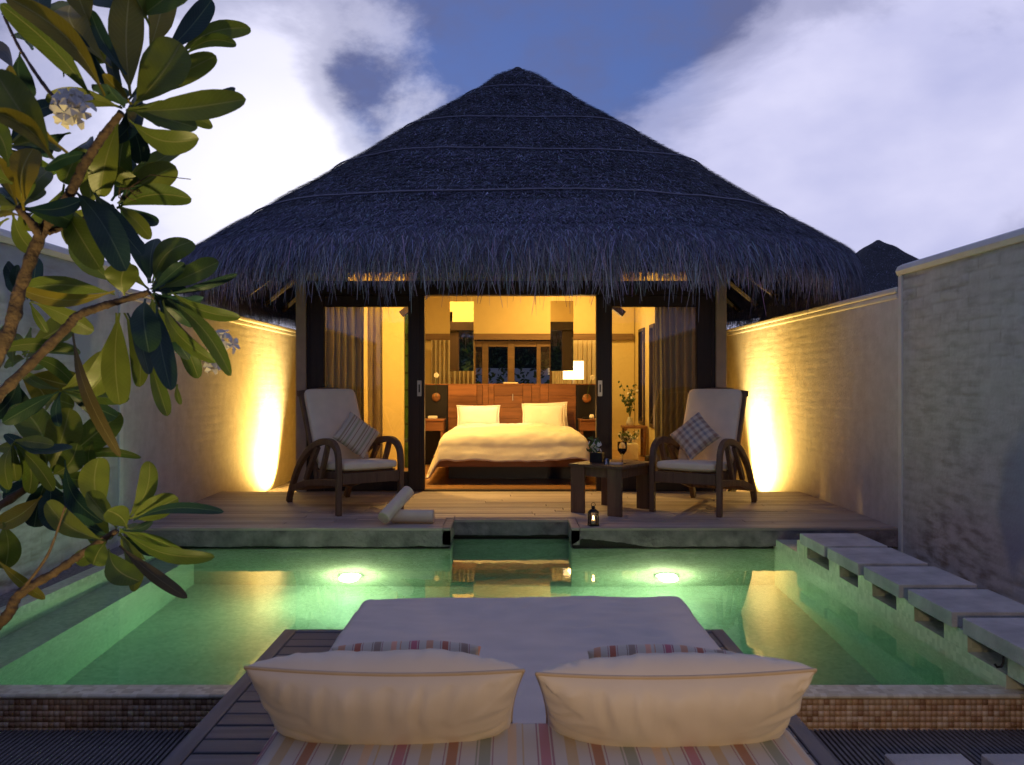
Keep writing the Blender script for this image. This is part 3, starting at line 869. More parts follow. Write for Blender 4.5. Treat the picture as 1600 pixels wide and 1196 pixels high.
# ---- stepping slabs along the right side
slabs = [(5.29, 5.767, "first and farthest stepping slab, nearest the deck"), (4.776, 5.265, "second stepping slab out from the deck"),
         (4.268, 4.722, "third and middle stepping slab along the right wall"), (3.752, 4.197, "fourth stepping slab out from the deck, second nearest the viewer"),
         (3.22, 3.687, "nearest stepping slab, cut by the picture edge, above the black hook")]
for (y0, y1, lab) in slabs:
    y0 += 0.025
    mb = MB(); mb.box(-0.20, 0.20, -(y1 - y0) / 2, (y1 - y0) / 2, 0, 0.070)
    o = mb.build("stepping_slab", M['stone'], bevel=0.004, seg=2); o.location = (2.172, (y0 + y1) / 2, -0.004)
    tag(o, lab, "stepping slab", "stone slabs bridging the pool edge")
mb = MB(); mb.tube([(0, 0, 0), (0, 0, -0.035), (-0.008, 0, -0.05), (-0.025, 0, -0.052), (-0.034, 0, -0.040)], 0.005)
o = mb.build("hook", M['iron'], smooth=True); o.location = (1.985, 3.405, -0.004)
tag(o, "small black hook hanging under the nearest stepping slab", "hook")

# ================================================================== THATCH
def build_roof(parent, cx, cyy, rx, ry, zE, zA, nbody, nfringe, seed, fringe_len=0.20, detail=1.0):
    rg = np.random.default_rng(seed)

    def surf(phi, t):
        k_ = np.clip(t / 0.12, 0, 1); n = 2.0 + 1.3 * k_ * k_ * (3 - 2 * k_)
        c, s_ = np.cos(phi), np.sin(phi)
        rad = (np.abs(c) ** n + np.abs(s_) ** n) ** (-1.0 / n)
        tk, rk, zk = 0.91, 0.96, zE + 0.072 * rx
        f = np.clip((t - tk) / (1 - tk), 0, 1.3)
        rr = np.where(t < tk, rk * t / tk, rk + (1 - rk) * np.sin(np.clip(f, 0, 1) * np.pi / 2))
        x = rx * rr * rad * c; y = ry * rr * rad * s_
        z = np.where(t < tk, zA - (zA - zk) * t / tk, zk - (zk - zE) * (0.45 * f + 0.55 * f * f))
        lump = (vnoise(np.c_[x, y, z], 1.3, 3, seed) - 0.5) * 0.06 + 0.005 * np.sin(t * 46.0)
        cap = 0.05 * np.exp(-((t - 0.085) / 0.035) ** 2)
        return np.c_[x, y, z + lump + cap]

    # body surface
    npi, nt_ = 160, 70
    ph, tt = np.meshgrid(np.linspace(0, 2 * np.pi, npi, endpoint=False), np.linspace(0.004, 1.0, nt_) ** 0.85)
    V = surf(ph.ravel(), tt.ravel())
    idx = np.arange(npi * nt_).reshape(nt_, npi)
    nx = np.roll(idx, -1, axis=1)
    F = np.c_[idx[:-1].ravel(), idx[1:].ravel(), nx[1:].ravel(), nx[:-1].ravel()]
    V2 = V.copy(); V2[:, 2] -= 0.09
    # thick skin: outer, inner, closing ring
    n0 = len(V)
    F2 = F[:, ::-1] + n0
    ring = np.c_[idx[-1], idx[-1] + n0, nx[-1] + n0, nx[-1]]
    F = np.r_[F, F2, ring]
    V = np.r_[V, V2] + np.array([cx, cyy, 0])
    roof = link("roof", np_mesh("roof", V, F), M['thatchbase'], parent, smooth=True)

    def strand_set(name, ph, t, length, width, lift, drop, segs, base, sub, jit=0.25, tint=(0.93, 1.0, 1.38)):
        n = len(ph)
        P0 = surf(ph, t); P1 = surf(ph, t + 0.02)
        d = P1 - P0; d /= np.linalg.norm(d, axis=1)[:, None]
        Pa = surf(ph + 0.01, t); a = Pa - P0; a /= np.linalg.norm(a, axis=1)[:, None] + 1e-9
        nrm = np.cross(a, d); nrm *= np.sign(nrm[:, 2:3] + 1e-9)
        side = a
        d = d + side * rg.normal(0, jit, (n, 1)) + nrm * lift[:, None]
        d /= np.linalg.norm(d, axis=1)[:, None]
        base_p = P0 + nrm * 0.006
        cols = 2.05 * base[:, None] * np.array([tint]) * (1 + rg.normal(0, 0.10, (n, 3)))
        Vs = []; k = segs
        for i in range(k + 1):
            f = i / k
            p_ = base_p + d * (length * f)[:, None]
            p_[:, 2] -= drop * length * f * f
            w = width * (1 - 0.75 * f)
            Vs.append(p_ - side * w[:, None] / 2); Vs.append(p_ + side * w[:, None] / 2)
        Vs = np.stack(Vs, 1)  # n, 2(k+1), 3
        m = 2 * (k + 1)
        off = (np.arange(n) * m)[:, None]
        Fs = np.concatenate([off + np.array([2 * i, 2 * i + 1, 2 * i + 3, 2 * i + 2]) for i in range(k)], 0)
        me = np_mesh(name, Vs.reshape(-1, 3) + np.array([cx, cyy, 0]), Fs, np.repeat(np.clip(cols, 0, 1), m, axis=0))
        return link(name, me, M['thatch'], sub, kind="stuff")

    # courses of straw over the body (only the faces towards the pool and sides need the dense cover)
    t = np.sqrt(rg.random(nbody)) * 0.98 + 0.01
    row = 0.0165
    t = np.floor(t / row) * row + rg.random(nbody) ** 2 * row * 0.9 + 0.008
    ph = rg.random(nbody) * 2 * np.pi
    keep = (np.sin(ph) < 0.25) | (rg.random(nbody) < 0.25)
    ph, t = ph[keep], t[keep]; nb = len(t)
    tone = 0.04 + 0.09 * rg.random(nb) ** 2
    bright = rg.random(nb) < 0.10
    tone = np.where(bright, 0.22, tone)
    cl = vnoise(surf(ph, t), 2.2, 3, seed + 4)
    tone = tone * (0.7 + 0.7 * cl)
    strand_set("thatch", ph, t, rg.uniform(0.03, 0.09, nb), rg.uniform(0.004, 0.009, nb), rg.uniform(0.02, 0.55, nb), 0.1, 1, tone, roof, 0.7)
    # shaggy lower courses
    n2 = int(nbody * 0.34)
    ph = rg.random(n2) * 2 * np.pi; t = 0.82 + 0.2 * rg.random(n2)
    keep = (np.sin(ph) < 0.35) | (rg.random(n2) < 0.3); ph, t = ph[keep], t[keep]; n2 = len(t)
    strand_set("thatch", ph, t, np.where(t > 0.965, rg.uniform(0.08, 0.2, n2), rg.uniform(0.035, 0.10, n2)), rg.uniform(0.004, 0.009, n2), rg.uniform(0.05, 0.60, n2), 0.25, 2, np.where(rg.random(n2) < 0.12, 0.22, 0.04 + 0.10 * rg.random(n2) ** 1.5), roof, 0.7)
    # hanging fringe
    n3 = nfringe
    ph = rg.random(n3) * 2 * np.pi
    clump = vnoise(np.c_[np.cos(ph) * 9, np.sin(ph) * 9], 2.0, 3, seed + 8)
    t = 0.945 + 0.062 * rg.random(n3)
    ln = fringe_len * (0.30 + 0.50 * rg.random(n3) + 0.9 * rg.random(n3) ** 4 + 1.6 * np.clip(clump - 0.5, 0, 1) * rg.random(n3) * 2)
    strand_set("eave_fringe", ph, t, ln, rg.uniform(0.006, 0.013, n3), rg.uniform(-0.15, 0.18, n3), 0.55, 3, 0.07 + 0.20 * rg.random(n3) ** 1.8, roof, 0.4, (1.06, 0.98, 1.08))
    n4 = nfringe // 3
    ph = rg.random(n4) * 2 * np.pi
    P_t = 0.95 + 0.05 * rg.random(n4)
    strand_set("eave_fringe", ph, P_t, fringe_len * rg.uniform(0.4, 0.95, n4), rg.uniform(0.006, 0.012, n4), rg.uniform(-0.6, -0.1, n4), 1.0, 3, 0.07 + 0.07 * rg.random(n4), roof)
    return roof, surf


villa = empty("villa", (0, DB, 0)); tag(villa, "thatched villa with open sliding doors and a lit bedroom", "building")
RCX, RCY = 0.09, 11.2
VO = Vector((0, -DB, 0))     # parts are modelled in world coordinates, the villa stands at the deck's back edge
rh = bpy.data.objects.new("roof_mount", None)
bpy.data.objects.remove(rh)
roof, rsurf = build_roof(villa, RCX, RCY - DB, 3.75, 4.1, 2.19, 5.30, 300000, 26000, 5)
# rope lines laid round the thatch
for tr in (0.185, 0.39, 0.58, 0.785):
    phs = np.linspace(np.pi * 0.9, np.pi * 2.1, 120)
    tt = tr + (vnoise(np.c_[phs * 2.2, phs * 0 + tr * 40], 1.0, 2, 3) - 0.5) * 0.022
    Pp = rsurf(phs, tt) + np.array([RCX, RCY - DB, 0.022])
    mb = MB(); mb.tube([tuple(q) for q in Pp], 0.0075 if tr < 0.8 else 0.005, 5)
    mb.build("rope", M['rope'], roof, smooth=True)


def vb(x0, x1, y0, y1, z0, z1, name, mat, parent=None, bevel=0.004, **k):
    """box part of the villa given in place coordinates"""
    mb = MB(); mb.box(x0, x1, y0 - DB, y1 - DB, z0, z1)
    return mb.build(name, mat, parent or villa, bevel=bevel, **k)


HX0, HX1 = -2.17, 2.18
# columns
for (x0, x1) in ((HX0, -2.07), (2.075, HX1)):
    vb(x0, x1, DB, DB + 0.22, -0.2, 2.45, "column", M['columnpaint'])
# side walls, rear wall, partition walls
RB = 14.0
# left side wall solid, right side wall with windows
vb(HX0 + 0.005, -2.06, DB + 0.221, RB + 0.15, -0.2, 3.0, "side_wall", M['cream'], bevel=0)
wy = [(12.05, 12.45), (12.95, 13.5)]
seg = [(DB + 0.221, wy[0][0]), (wy[0][1], wy[1][0]), (wy[1][1], RB + 0.15)]
for (a, b_) in seg: vb(2.06, HX1 - 0.005, a, b_, -0.2, 3.0, "side_wall", M['cream'], bevel=0)
for (a, b_) in wy:
    vb(2.06, HX1 - 0.005, a, b_, -0.2, 0.45, "side_wall", M['cream'], bevel=0)
    vb(2.06, HX1 - 0.005, a, b_, 1.95, 3.0, "side_wall", M['cream'], bevel=0)
    w = vb(2.035, 2.10, a, a + 0.05, 0.45, 1.95, "window_frame", M['dark'])
    vb(2.035, 2.10, b_ - 0.05, b_, 0.45, 1.95, "jamb", M['dark'], w)
    vb(2.035, 2.10, a + 0.05, b_ - 0.05, 1.90, 1.95, "head", M['dark'], w)
    vb(2.035, 2.10, a + 0.05, b_ - 0.05, 0.45, 0.50, "sill", M['dark'], w)
    vb(2.065, 2.071, a + 0.05, b_ - 0.05, 0.50, 1.90, "pane", M['glass'], w, bevel=0)
# ceiling and floor
vb(HX0 - 0.02, HX1 + 0.02, DB + 0.10, RB + 0.2, 3.001, 3.05, "ceiling", M['ceiling'], bevel=0)
vb(HX0 + 0.12, HX1 - 0.13, DB + 0.001, RB, -0.2, -0.03, "subfloor", M['matblack'], bevel=0)
y = DB + 0.003
while y < 12.4:
    x0 = HX0 + 0.12
    while x0 < HX1 - 0.2:
        x1 = min(x0 + random.uniform(1.0, 1.9), HX1 - 0.13)
        if HX1 - 0.13 - x1 < 0.4: x1 = HX1 - 0.13
        vb(x0 + 0.001, x1 - 0.001, y, y + 0.128, -0.0295, -0.002, "floorboard", M['floor'], bevel=0.002)
        x0 = x1
    y += 0.131
vb(HX0 + 0.12, HX1 - 0.13, y, RB, -0.0295, -0.004, "rear_floor", M['floor'], bevel=0)
# rear wall with glazed doors
RX = [743, 753, 763, 793, 804, 838.5, 845, 859]
rx_ = [(q - 798) * RB / 1320 for q in RX]
zt, zb2 = 1.80, 1.915
vb(HX0 + 0.12, rx_[0] - 0.05, RB, RB + 0.12, -0.03, 3.0, "rear_wall", M['cream'], bevel=0)
vb(rx_[7] + 0.05, HX1 - 0.13, RB, RB + 0.12, -0.03, 3.0, "rear_wall", M['cream'], bevel=0)
vb(rx_[0] - 0.05, rx_[7] + 0.05, RB, RB + 0.12, zb2, 3.0, "rear_wall", M['cream'], bevel=0)
M['lintel'] = wood("rear_lintel", (0.12, 0.07, 0.035), (0.2, 0.12, 0.06), 'X', 0.5)
vb(HX0 + 0.14, HX1 - 0.15, RB - 0.05, RB - 0.002, zt + 0.01, zb2, "rear_beam", M['lintel'])
for (a, b_) in ((rx_[0] - 0.05, rx_[0]), (rx_[1], rx_[2]), (rx_[3], rx_[4]), (rx_[5], rx_[6]), (rx_[7], rx_[7] + 0.05)):
    vb(a, b_, RB + 0.02, RB + 0.08, -0.02, zt - 0.001, "door_stile", M['lintel'])
for (a, b_) in ((rx_[0], rx_[1]), (rx_[2], rx_[3]), (rx_[4], rx_[5]), (rx_[6], rx_[7])):
    f_ = vb(a, b_, RB + 0.025, RB + 0.075, zt - 0.10, zt - 0.002, "door_rail", M['lintel'])
    vb(a, b_, RB + 0.025, RB + 0.075, -0.02, 0.15, "bottom_rail", M['lintel'], f_)
    vb(a, b_, RB + 0.045, RB + 0.052, 0.15, zt - 0.10, "pane", M['glass'], f_, bevel=0)

# front facade: frames and sliding doors
def zf(py): return CAMZ - (py - 600) * DB / 1320
FX = dict(a=-2.07, b=-1.894, c=-1.04, d=-0.873, e=0.866, f=1.028, g=1.887, h=2.075)
ztop = 2.13
gt, gb = 1.868, 0.194
vb(FX['a'] + 0.001, FX['h'] - 0.001, DB + 0.02, DB + 0.16, 1.985, ztop, "header_beam", M['dark'])
for s_, (xo, xi, xg) in enumerate(((FX['a'], FX['d'], (FX['b'], FX['c'])), (FX['h'], FX['e'], (FX['f'], FX['g'])))):
    lo, hi = min(xo, xi), max(xo, xi)
    dfr = vb(lo + 0.001, xg[0], DB + 0.03, DB + 0.11, 0.0, 1.984, "door_stile", M['dark'])
    vb(xg[1], hi - 0.001, DB + 0.03, DB + 0.11, 0.0, 1.984, "door_stile", M['dark'])
    vb(xg[0] + 0.001, xg[1] - 0.001, DB + 0.035, DB + 0.105, gt, 1.983, "top_rail", M['dark'])
    vb(xg[0] + 0.001, xg[1] - 0.001, DB + 0.035, DB + 0.105, 0.001, gb, "bottom_rail", M['dark'])
    mb = MB(); mb.box(xg[0], xg[1], 0.066, 0.074, gb, gt)
    mb.build("pane", M['glass'], villa)
    # applied mouldings so that the stiles read as stacked sliding leaves
    for xx in ((lo + 0.03, lo + 0.036), (hi - 0.045, hi - 0.039)):
        vb(xx[0], xx[1], DB + 0.022, DB + 0.031, 0.02, 1.97, "bead", M['dark'], bevel=0.001)
    hx = -0.925 if s_ == 0 else 0.905
    h_ = vb(hx - 0.022, hx + 0.022, DB + 0.018, DB + 0.0295, 0.96, 1.12, "lock_plate", M['steel'], bevel=0.002)
    vb(hx - 0.007, hx + 0.007, DB + 0.010, DB + 0.0175, 1.0, 1.08, "pull", M['iron'], h_, bevel=0.001)
vb(FX['d'], FX['e'], DB + 0.002, DB + 0.11, -0.001, 0.012, "threshold", M['dark'], bevel=0.002)
# clerestory: cream wall above the header with two lit openings
vb(FX['a'] + 0.001, -1.66, DB + 0.05, DB + 0.15, ztop + 0.001, 3.0, "upper_wall", M['cream'], bevel=0)
vb(-0.98, 1.12, DB + 0.05, DB + 0.15, ztop + 0.001, 3.0, "upper_wall", M['cream'], bevel=0)
vb(1.80, FX['h'] - 0.001, DB + 0.05, DB + 0.15, ztop + 0.001, 3.0, "upper_wall", M['cream'], bevel=0)
for (a, b_) in ((-1.66, -0.98), (1.12, 1.80)):
    vb(a, b_, DB + 0.05, DB + 0.15, 2.30, 3.0, "upper_wall", M['cream'], bevel=0)
    c_ = vb(a, b_, DB + 0.09, DB + 0.10, ztop + 0.001, 2.30, "clerestory_pane", M['glass'], bevel=0)
vb(FX['a'] + 0.001, FX['h'] - 0.001, DB - 0.03, DB + 0.049, 2.215, 2.30, "eave_beam", M['dark'])
# diagonal struts at the corners of the opening
for sx in (-1, 1):
    mb = MB(); mb.obox((sx * 1.16 + 0.02, 10.0 - DB, 2.03), (0.40, 0.10, 0.07), (0, R(38 * sx), 0))
    mb.build("brace", M['dark'], villa)
# rafters under the eaves
for k in range(9):
    xx = -2.9 + k * 0.73
    mb = MB(); mb.tube([(xx * 0.93, -0.95, 2.10), (xx * 0.55, 1.2, 3.45)], 0.035, 6)
    mb.build("rafter", M['rafter'], villa)
for sx in (-1, 1):
    for k in range(1, 6):
        yy_ = 0.2 + k * 0.85
        mb = MB(); mb.tube([(sx * 3.05, yy_, 2.06), (sx * 2.0, 2.6 + (yy_ - 2.6) * 0.6, 3.02)], 0.035, 6)
        mb.build("rafter", M['rafter'], villa)

# interior lamps (recessed ceiling downlights and hidden wash)
def downlight(x, y, z, power, size, label, spot=None, color=WARM, rot=(0, 0, 0)):
    t = empty("downlight", (x, y, z)); tag(t, label, "ceiling light", "recessed downlights of the bedroom")
    mb = MB(); mb.lathe([(0.055, 0.0), (0.055, -0.012), (0.04, -0.012), (0.035, -0.002)], 16); mb.build("ring", M['steel'], t)
    if spot:
        ld = bpy.data.lights.new("downlight_beam", 'SPOT'); ld.spot_size = R(spot); ld.spot_blend = 0.7; ld.shadow_soft_size = 0.04
    else:
        ld = bpy.data.lights.new("downlight_beam", 'AREA'); ld.shape = 'DISK'; ld.size = size; ld.spread = R(180)
    ld.energy = power; ld.color = color
    lo = bpy.data.objects.new("downlight_beam", ld); col.objects.link(lo); lo.parent = t; lo.location = (0, 0, -0.02); lo.rotation_euler = rot


downlight(-0.6, 9.6, 3.0, P_ROOM * 0.9, 0.12, "recessed downlight over the foot of the bed")
downlight(0.8, 12.8, 3.0, P_ROOM * 0.8, 0.12, "recessed downlight behind the headboard")
downlight(-1.3, 9.15, 3.0, P_ROOM * 0.8, 0.12, "recessed downlight over the left glass door")
downlight(-0.38, 10.75, 3.0, P_ROOM * 1.1, 0.06, "recessed spotlight aimed at the left pillow", spot=34, color=(1, 0.80, 0.62))
downlight(0.42, 10.8, 3.0, P_ROOM * 0.45, 0.06, "recessed spotlight aimed at the right pillow", spot=38, color=(1, 0.70, 0.36))

# ---- interior fittings
def curtain(name, x0, x1, y, z0, z1, mat, label, nf=8, amp=0.035, seed=0, group=None, top_pinch=1.0):
    n = int((x1 - x0) / 0.008) + 2; m = 24
    X = np.linspace(x0, x1, n); Z = np.linspace(z0, z1, m)
    xx, zz = np.meshgrid(X, Z)
    u = (xx - x0) / (x1 - x0)
    ph = u * nf * 2 * np.pi + 0.9 * np.sin(u * 11 + seed) + 0.25 * np.sin(zz * 2.5 + seed)
    yy_ = y + amp * np.sin(ph) * (0.7 + 0.3 * (z1 - zz) / (z1 - z0)) + 0.012 * np.sin(zz * 3 + u * 7)
    cxm = (x0 + x1) / 2
    V = np.c_[(xx - cxm).ravel(), (yy_ - y).ravel(), (zz - z0).ravel()]
    idx = np.arange(n * m).reshape(m, n)
    F = np.c_[idx[:-1, :-1].ravel(), idx[:-1, 1:].ravel(), idx[1:, 1:].ravel(), idx[1:, :-1].ravel()]
    o = link(name, np_mesh(name, V, F), mat, smooth=True)
    so = o.modifiers.new("thick", 'SOLIDIFY'); so.thickness = 0.003
    o.location = (cxm, y, z0)
    tag(o, label, "curtain", group)
    return o


CG = "curtains of the bedroom"
curtain("curtain", -2.03, -1.52, DB + 0.24, 0.0, 2.08, M['curtain'], "dark grey curtain gathered behind the left glass door", 7, 0.04, 1, CG)
curtain("curtain", -1.50, -1.34, DB + 0.32, 0.0, 2.08, M['curtainpale'], "narrow pale curtain beside the grey one at the left door", 2, 0.03, 2, CG)
curtain("curtain", 1.50, 2.02, DB + 0.24, 0.0, 2.08, M['curtain'], "dark grey curtain gathered behind the right glass door", 7, 0.04, 3, CG)
curtain("curtain", -1.30, -0.60, RB - 0.16, 0.0, 1.80, M['curtainpale'], "pale pleated curtain at rear doors behind the left mirror", 9, 0.035, 4, CG)
curtain("curtain", 0.68, 1.50, RB - 0.16, 0.0, 1.80, M['curtainpale'], "pale pleated curtain at rear doors behind the lit lamp", 10, 0.035, 5, CG)

# left partition: cream return wall with a strip of green shower glass
vb(-2.05, -1.376, 10.9, 11.0, -0.002, 3.0, "partition_wall", M['cream'], bevel=0)
vb(-1.373, -1.22, 10.94, 10.955, -0.002, 2.1, "shower_glass", M['greenglass'], bevel=0)
sh = empty("wall_shelf", (-1.66, 12.9, 0)); tag(sh, "narrow wooden shelf unit by the left wall", "shelf")
for k in range(7):
    mb = MB(); mb.box(-0.22, 0.14, -0.12, 0.12, 0.2 + k * 0.26, 0.225 + k * 0.26); mb.build("shelf", M['redwood'], sh)
for xx in (-0.24, 0.141):
    mb = MB(); mb.box(xx, xx + 0.02, -0.12, 0.12, 0, 1.9); mb.build("upright", M['dark'], sh)

# headboard partition
hb = empty("headboard", (0, 11.4, 0)); tag(hb, "wide red wood headboard wall with black side panels behind the bed", "headboard")
mb = MB(); mb.box(-1.26, 1.28, 0.03, 0.28, 0, 1.07); mb.build("core", M['black'], hb)
mb = MB(); mb.box(-1.27, 1.29, 0.0, 0.30, 1.0705, 1.086); mb.build("top_board", M['redwood'], hb, bevel=0.002)
for (x0, x1) in ((-1.26, -0.853), (0.887, 1.28)):
    mb = MB(); mb.box(x0, x1, 0.004, 0.0295, 0.0, 1.07); mb.build("side_panel", M['black'], hb, bevel=0.003)
cxs = [-0.846, -0.457, -0.225, 0.165, 0.51, 0.88]
for i in range(5):
    rows_ = 7 if i % 2 == 0 else 1
    if rows_ == 7:
        for j in range(7):
            z0 = 0.02 + j * 0.15
            mb = MB(); mb.box(cxs[i] + 0.002, cxs[i + 1] - 0.002, 0.0, 0.029, z0, z0 + 0.148); mb.build("board", M['redwood'], hb, bevel=0.003)
    else:
        w_ = (cxs[i + 1] - cxs[i]) / 3
        for j in range(3):
            mb = MB(); mb.box(cxs[i] + j * w_ + 0.002, cxs[i] + (j + 1) * w_ - 0.001, 0.003, 0.029, 0.02, 1.068)
            mb.build("board", M['redwood'], hb, bevel=0.003)
mb = MB(); mb.box(0.022, 0.032, -0.012, -0.001, 0.86, 0.95); mb.build("reading_light_pull", M['steel'], hb)

# tissue box on headboard
o = MB().box(-0.10, 0.10, -0.06, 0.06, 0, 0.022).build("book", M['wax'], bevel=0.004); o.location = (0.0, 11.53, 1.0865)
tag(o, "flat pale box lying on top of the headboard wall", "box")

# bed
bed = empty("bed", (0.03, 9.25, 0)); tag(bed, "low wooden platform bed with cream duvet facing the pool", "bed")
mb = MB(); mb.box(-0.88, 0.88, 0.0, 2.12, 0.175, 0.30); mb.build("bed_frame", M['redwood'], bed, bevel=0.006)
mb = MB(); mb.box(-0.74, 0.74, 0.42, 2.1, 0.0, 0.1745); mb.build("plinth", M['black'], bed)
mb = MB(); mb.box(-0.80, 0.80, 0.06, 2.10, 0.3005, 0.50); mb.build("mattress", M['whitelinen'], bed, bevel=0.04, seg=3)


def duvet():
    nu, nv = 150, 130
    U = np.linspace(-1.24, 1.22, nu); Vv = np.linspace(-0.30, 1.72, nv)
    u, v = np.meshgrid(U, Vv)
    hw, r = 0.80, 0.10
    def drape(s, lim, r):
        """arc length s past the edge -> (outward, down)"""
        o_ = np.where(s < 0, s, np.where(s < r * 1.57, r * np.sin(np.clip(s / r, 0, 1.57)), r + 0.34 * (s - r * 1.57)))
        d_ = np.where(s < 0, 0, np.where(s < r * 1.57, r * (1 - np.cos(np.clip(s / r, 0, 1.57))), r + 0.96 * (s - r * 1.57)))
        return o_, d_
    su = np.abs(u) - (hw - r)
    ou, du = drape(su, 0, r * 1.2)
    sv = -(v) + 0.04
    ov, dv = drape(sv, 0, r * 1.2)
    x = np.sign(u) * (hw - r + ou); x = np.where(su < 0, u, x)
    yv = np.where(sv < 0, v, 0.04 - ov)
    P = np.c_[u.ravel(), v.ravel()]
    n1 = (vnoise(P, 2.6, 3, 3) - 0.5).reshape(u.shape); n2 = (vnoise(P * np.array([1, 2.2]), 5.0, 3, 6) - 0.5).reshape(u.shape)
    dd = np.sqrt(du ** 2 + dv ** 2)
    puff = 0.045 * np.cos(np.clip(u / 0.8, -1, 1) * 1.4) * np.clip(v * 3 + .6, 0, 1)
    z = 0.525 + puff - dd + n1 * 0.05 + n2 * 0.034 + (vnoise(P * np.array([1, 1.6]), 13.0, 3, 16) - 0.5).reshape(u.shape) * 0.018
    fold = np.sin(u * 17 + 9 * n1) * 0.012 * np.clip(dv * 5 - 0.6, 0, 1)
    foldx = np.sin(v * 17 + 9 * n1) * 0.012 * np.clip(du * 5 - 0.6, 0, 1)
    yv = yv + 0.35 * fold - 0.02 * np.clip(dv * 5, 0, 1); x = x + foldx * np.sign(u)
    z = np.maximum(z, 0.08 + 0.03 * n1)
    Vx = np.c_[x.ravel(), yv.ravel(), z.ravel()]
    idx = np.arange(nu * nv).reshape(nv, nu)
    F = np.c_[idx[:-1, :-1].ravel(), idx[:-1, 1:].ravel(), idx[1:, 1:].ravel(), idx[1:, :-1].ravel()]
    o = link("duvet", np_mesh("duvet", Vx, F), M['linen'], bed, smooth=True)
    s_ = o.modifiers.new("thick", 'SOLIDIFY'); s_.thickness = 0.02; s_.offset = -1
duvet()


def pillow_mesh(name, w, h, t, n=34, pleat=0.0, corner=0.10, seed=0, wrinkle=0.008, power=0.42, flange=0.0, sag=None):
    sag = corner if sag is None else sag
    """soft cushion, w along x, h along z, thickness along y; both faces, seam in the middle"""
    us = np.sin(np.linspace(-np.pi / 2, np.pi / 2, n))
    vs_ = np.sin(np.linspace(-np.pi / 2, np.pi / 2, n))
    u, v = np.meshgrid(us, vs_)
    edge = np.minimum(1 - np.abs(u), 1 - np.abs(v))
    prof = (np.clip(1 - np.abs(u) ** 2.4, 0, 1) * np.clip(1 - np.abs(v) ** 2.4, 0, 1)) ** power
    # sides curve inwards between the ears
    px_ = u * w / 2 * (1 - corner * (1 - v ** 2) * np.abs(u) ** 3)
    pz_ = v * h / 2 * (1 - sag * (1 - u ** 2) * np.abs(v) ** 3)
    P = np.c_[px_.ravel(), pz_.ravel()]
    out = []
    for sgn in (-1, 1):
        nz_ = (vnoise(P, 7, 3, seed + sgn) - 0.5).reshape(u.shape)
        d_e = np.where(1 - np.abs(v) < 1 - np.abs(u), (1 - np.abs(v)) * h / 2, (1 - np.abs(u)) * w / 2)
        along = np.where(1 - np.abs(v) < 1 - np.abs(u), px_, pz_)
        jit = (vnoise(P, 9, 2, seed + 5 + sgn) - 0.5).reshape(u.shape)
        amp_ = (0.3 if sgn > 0 else 1.0) * 0.35 + (0.5 if sgn > 0 else 1.7) * np.clip(vnoise(P, 4, 2, seed + 30 + sgn) - 0.3, 0, 1).reshape(u.shape)
        pl = amp_ * pleat * np.sin(along * 170 + 12 * jit) * np.exp(-d_e / 0.07) * np.clip(d_e / 0.012, 0, 1)
        pl2 = amp_ * pleat * 1.5 * np.sin(along * 78 + 12 * jit) * np.exp(-d_e / 0.075) * np.clip(d_e / 0.015, 0, 1)
        yv = sgn * (t / 2 * prof + (wrinkle * nz_ * 2 + pl + pl2) * np.clip(prof * 3, 0, 1))
        out.append(np.c_[px_.ravel(), yv.ravel(), pz_.ravel()])
    idx = np.arange(n * n).reshape(n, n)
    F = np.c_[idx[:-1, :-1].ravel(), idx[:-1, 1:].ravel(), idx[1:, 1:].ravel(), idx[1:, :-1].ravel()]
    V = np.r_[out[0], out[1]]
    me = np_mesh(name, V, np.r_[F, F[:, ::-1] + n * n])
    # seam loop
    loop = [(i, 0) for i in range(n)] + [(n - 1, j) for j in range(1, n)] + [(i, n - 1) for i in range(n - 2, -1, -1)] + [(0, j) for j in range(n - 2, 0, -1)]
    pts = [(px_[j, i], 0.0, pz_[j, i]) for (i, j) in loop]
    return me, pts


def pillow(name, label, cat, mat, w, h, t, loc, rot, pipe=None, group=None, **k):
    me, pts = pillow_mesh(name, w, h, t, **k)
    if pipe:
        e_ = empty(name, loc); e_.rotation_euler = rot
        link("cover", me, mat, e_, smooth=True)
        mb = MB(); mb.tube([Vector(p) for p in pts + [pts[0]]], pipe[1], 6, cap=False); mb.build("piping", pipe[0], e_, smooth=True)
        tag(e_, label, cat, group); return e_
    o = link(name, me, mat, smooth=True)
    o.location = loc; o.rotation_euler = rot
    tag(o, label, cat, group)
    return o


BPG = "pillows on the bed"
def flanged(name, label, w, h, t, loc, rot, seed):
    e_ = empty(name, loc); e_.rotation_euler = rot
    me, pts = pillow_mesh("cover", w, h, t, n=26, seed=seed, corner=0.06, wrinkle=0.012)
    link("cover", me, M['whitelinen'], e_, smooth=True)
    # flat hemmed border with points at the corners
    V, F = [], []
    n_ = len(pts)
    for i, (x, _y, z) in enumerate(pts):
        r_ = 1.0 + 0.035 / max(math.hypot(x / w * 2, z / h * 2), .5)
        wob = 0.006 * math.sin(i * 0.9 + seed)
        V += [(x, -0.004, z), (x * (1 + 0.07), wob, z * (1 + 0.13))]
    for i in range(n_):
        a, b_ = 2 * i, 2 * ((i + 1) % n_); F.append((a, b_, b_ + 1, a + 1))
    me = bpy.data.meshes.new("hem"); me.from_pydata(V, [], F); me.update()
    o = link("hem", me, M['whitelinen'], e_, smooth=True); s_ = o.modifiers.new("thick", 'SOLIDIFY'); s_.thickness = 0.006
    tag(e_, label, "pillow", BPG); return e_
flanged("bed_pillow", "white pillow standing at the left of the headboard, brightly lit", 0.54, 0.31, 0.16, (-0.425, 11.10, 0.635), (R(-16), 0, R(2)), 1)
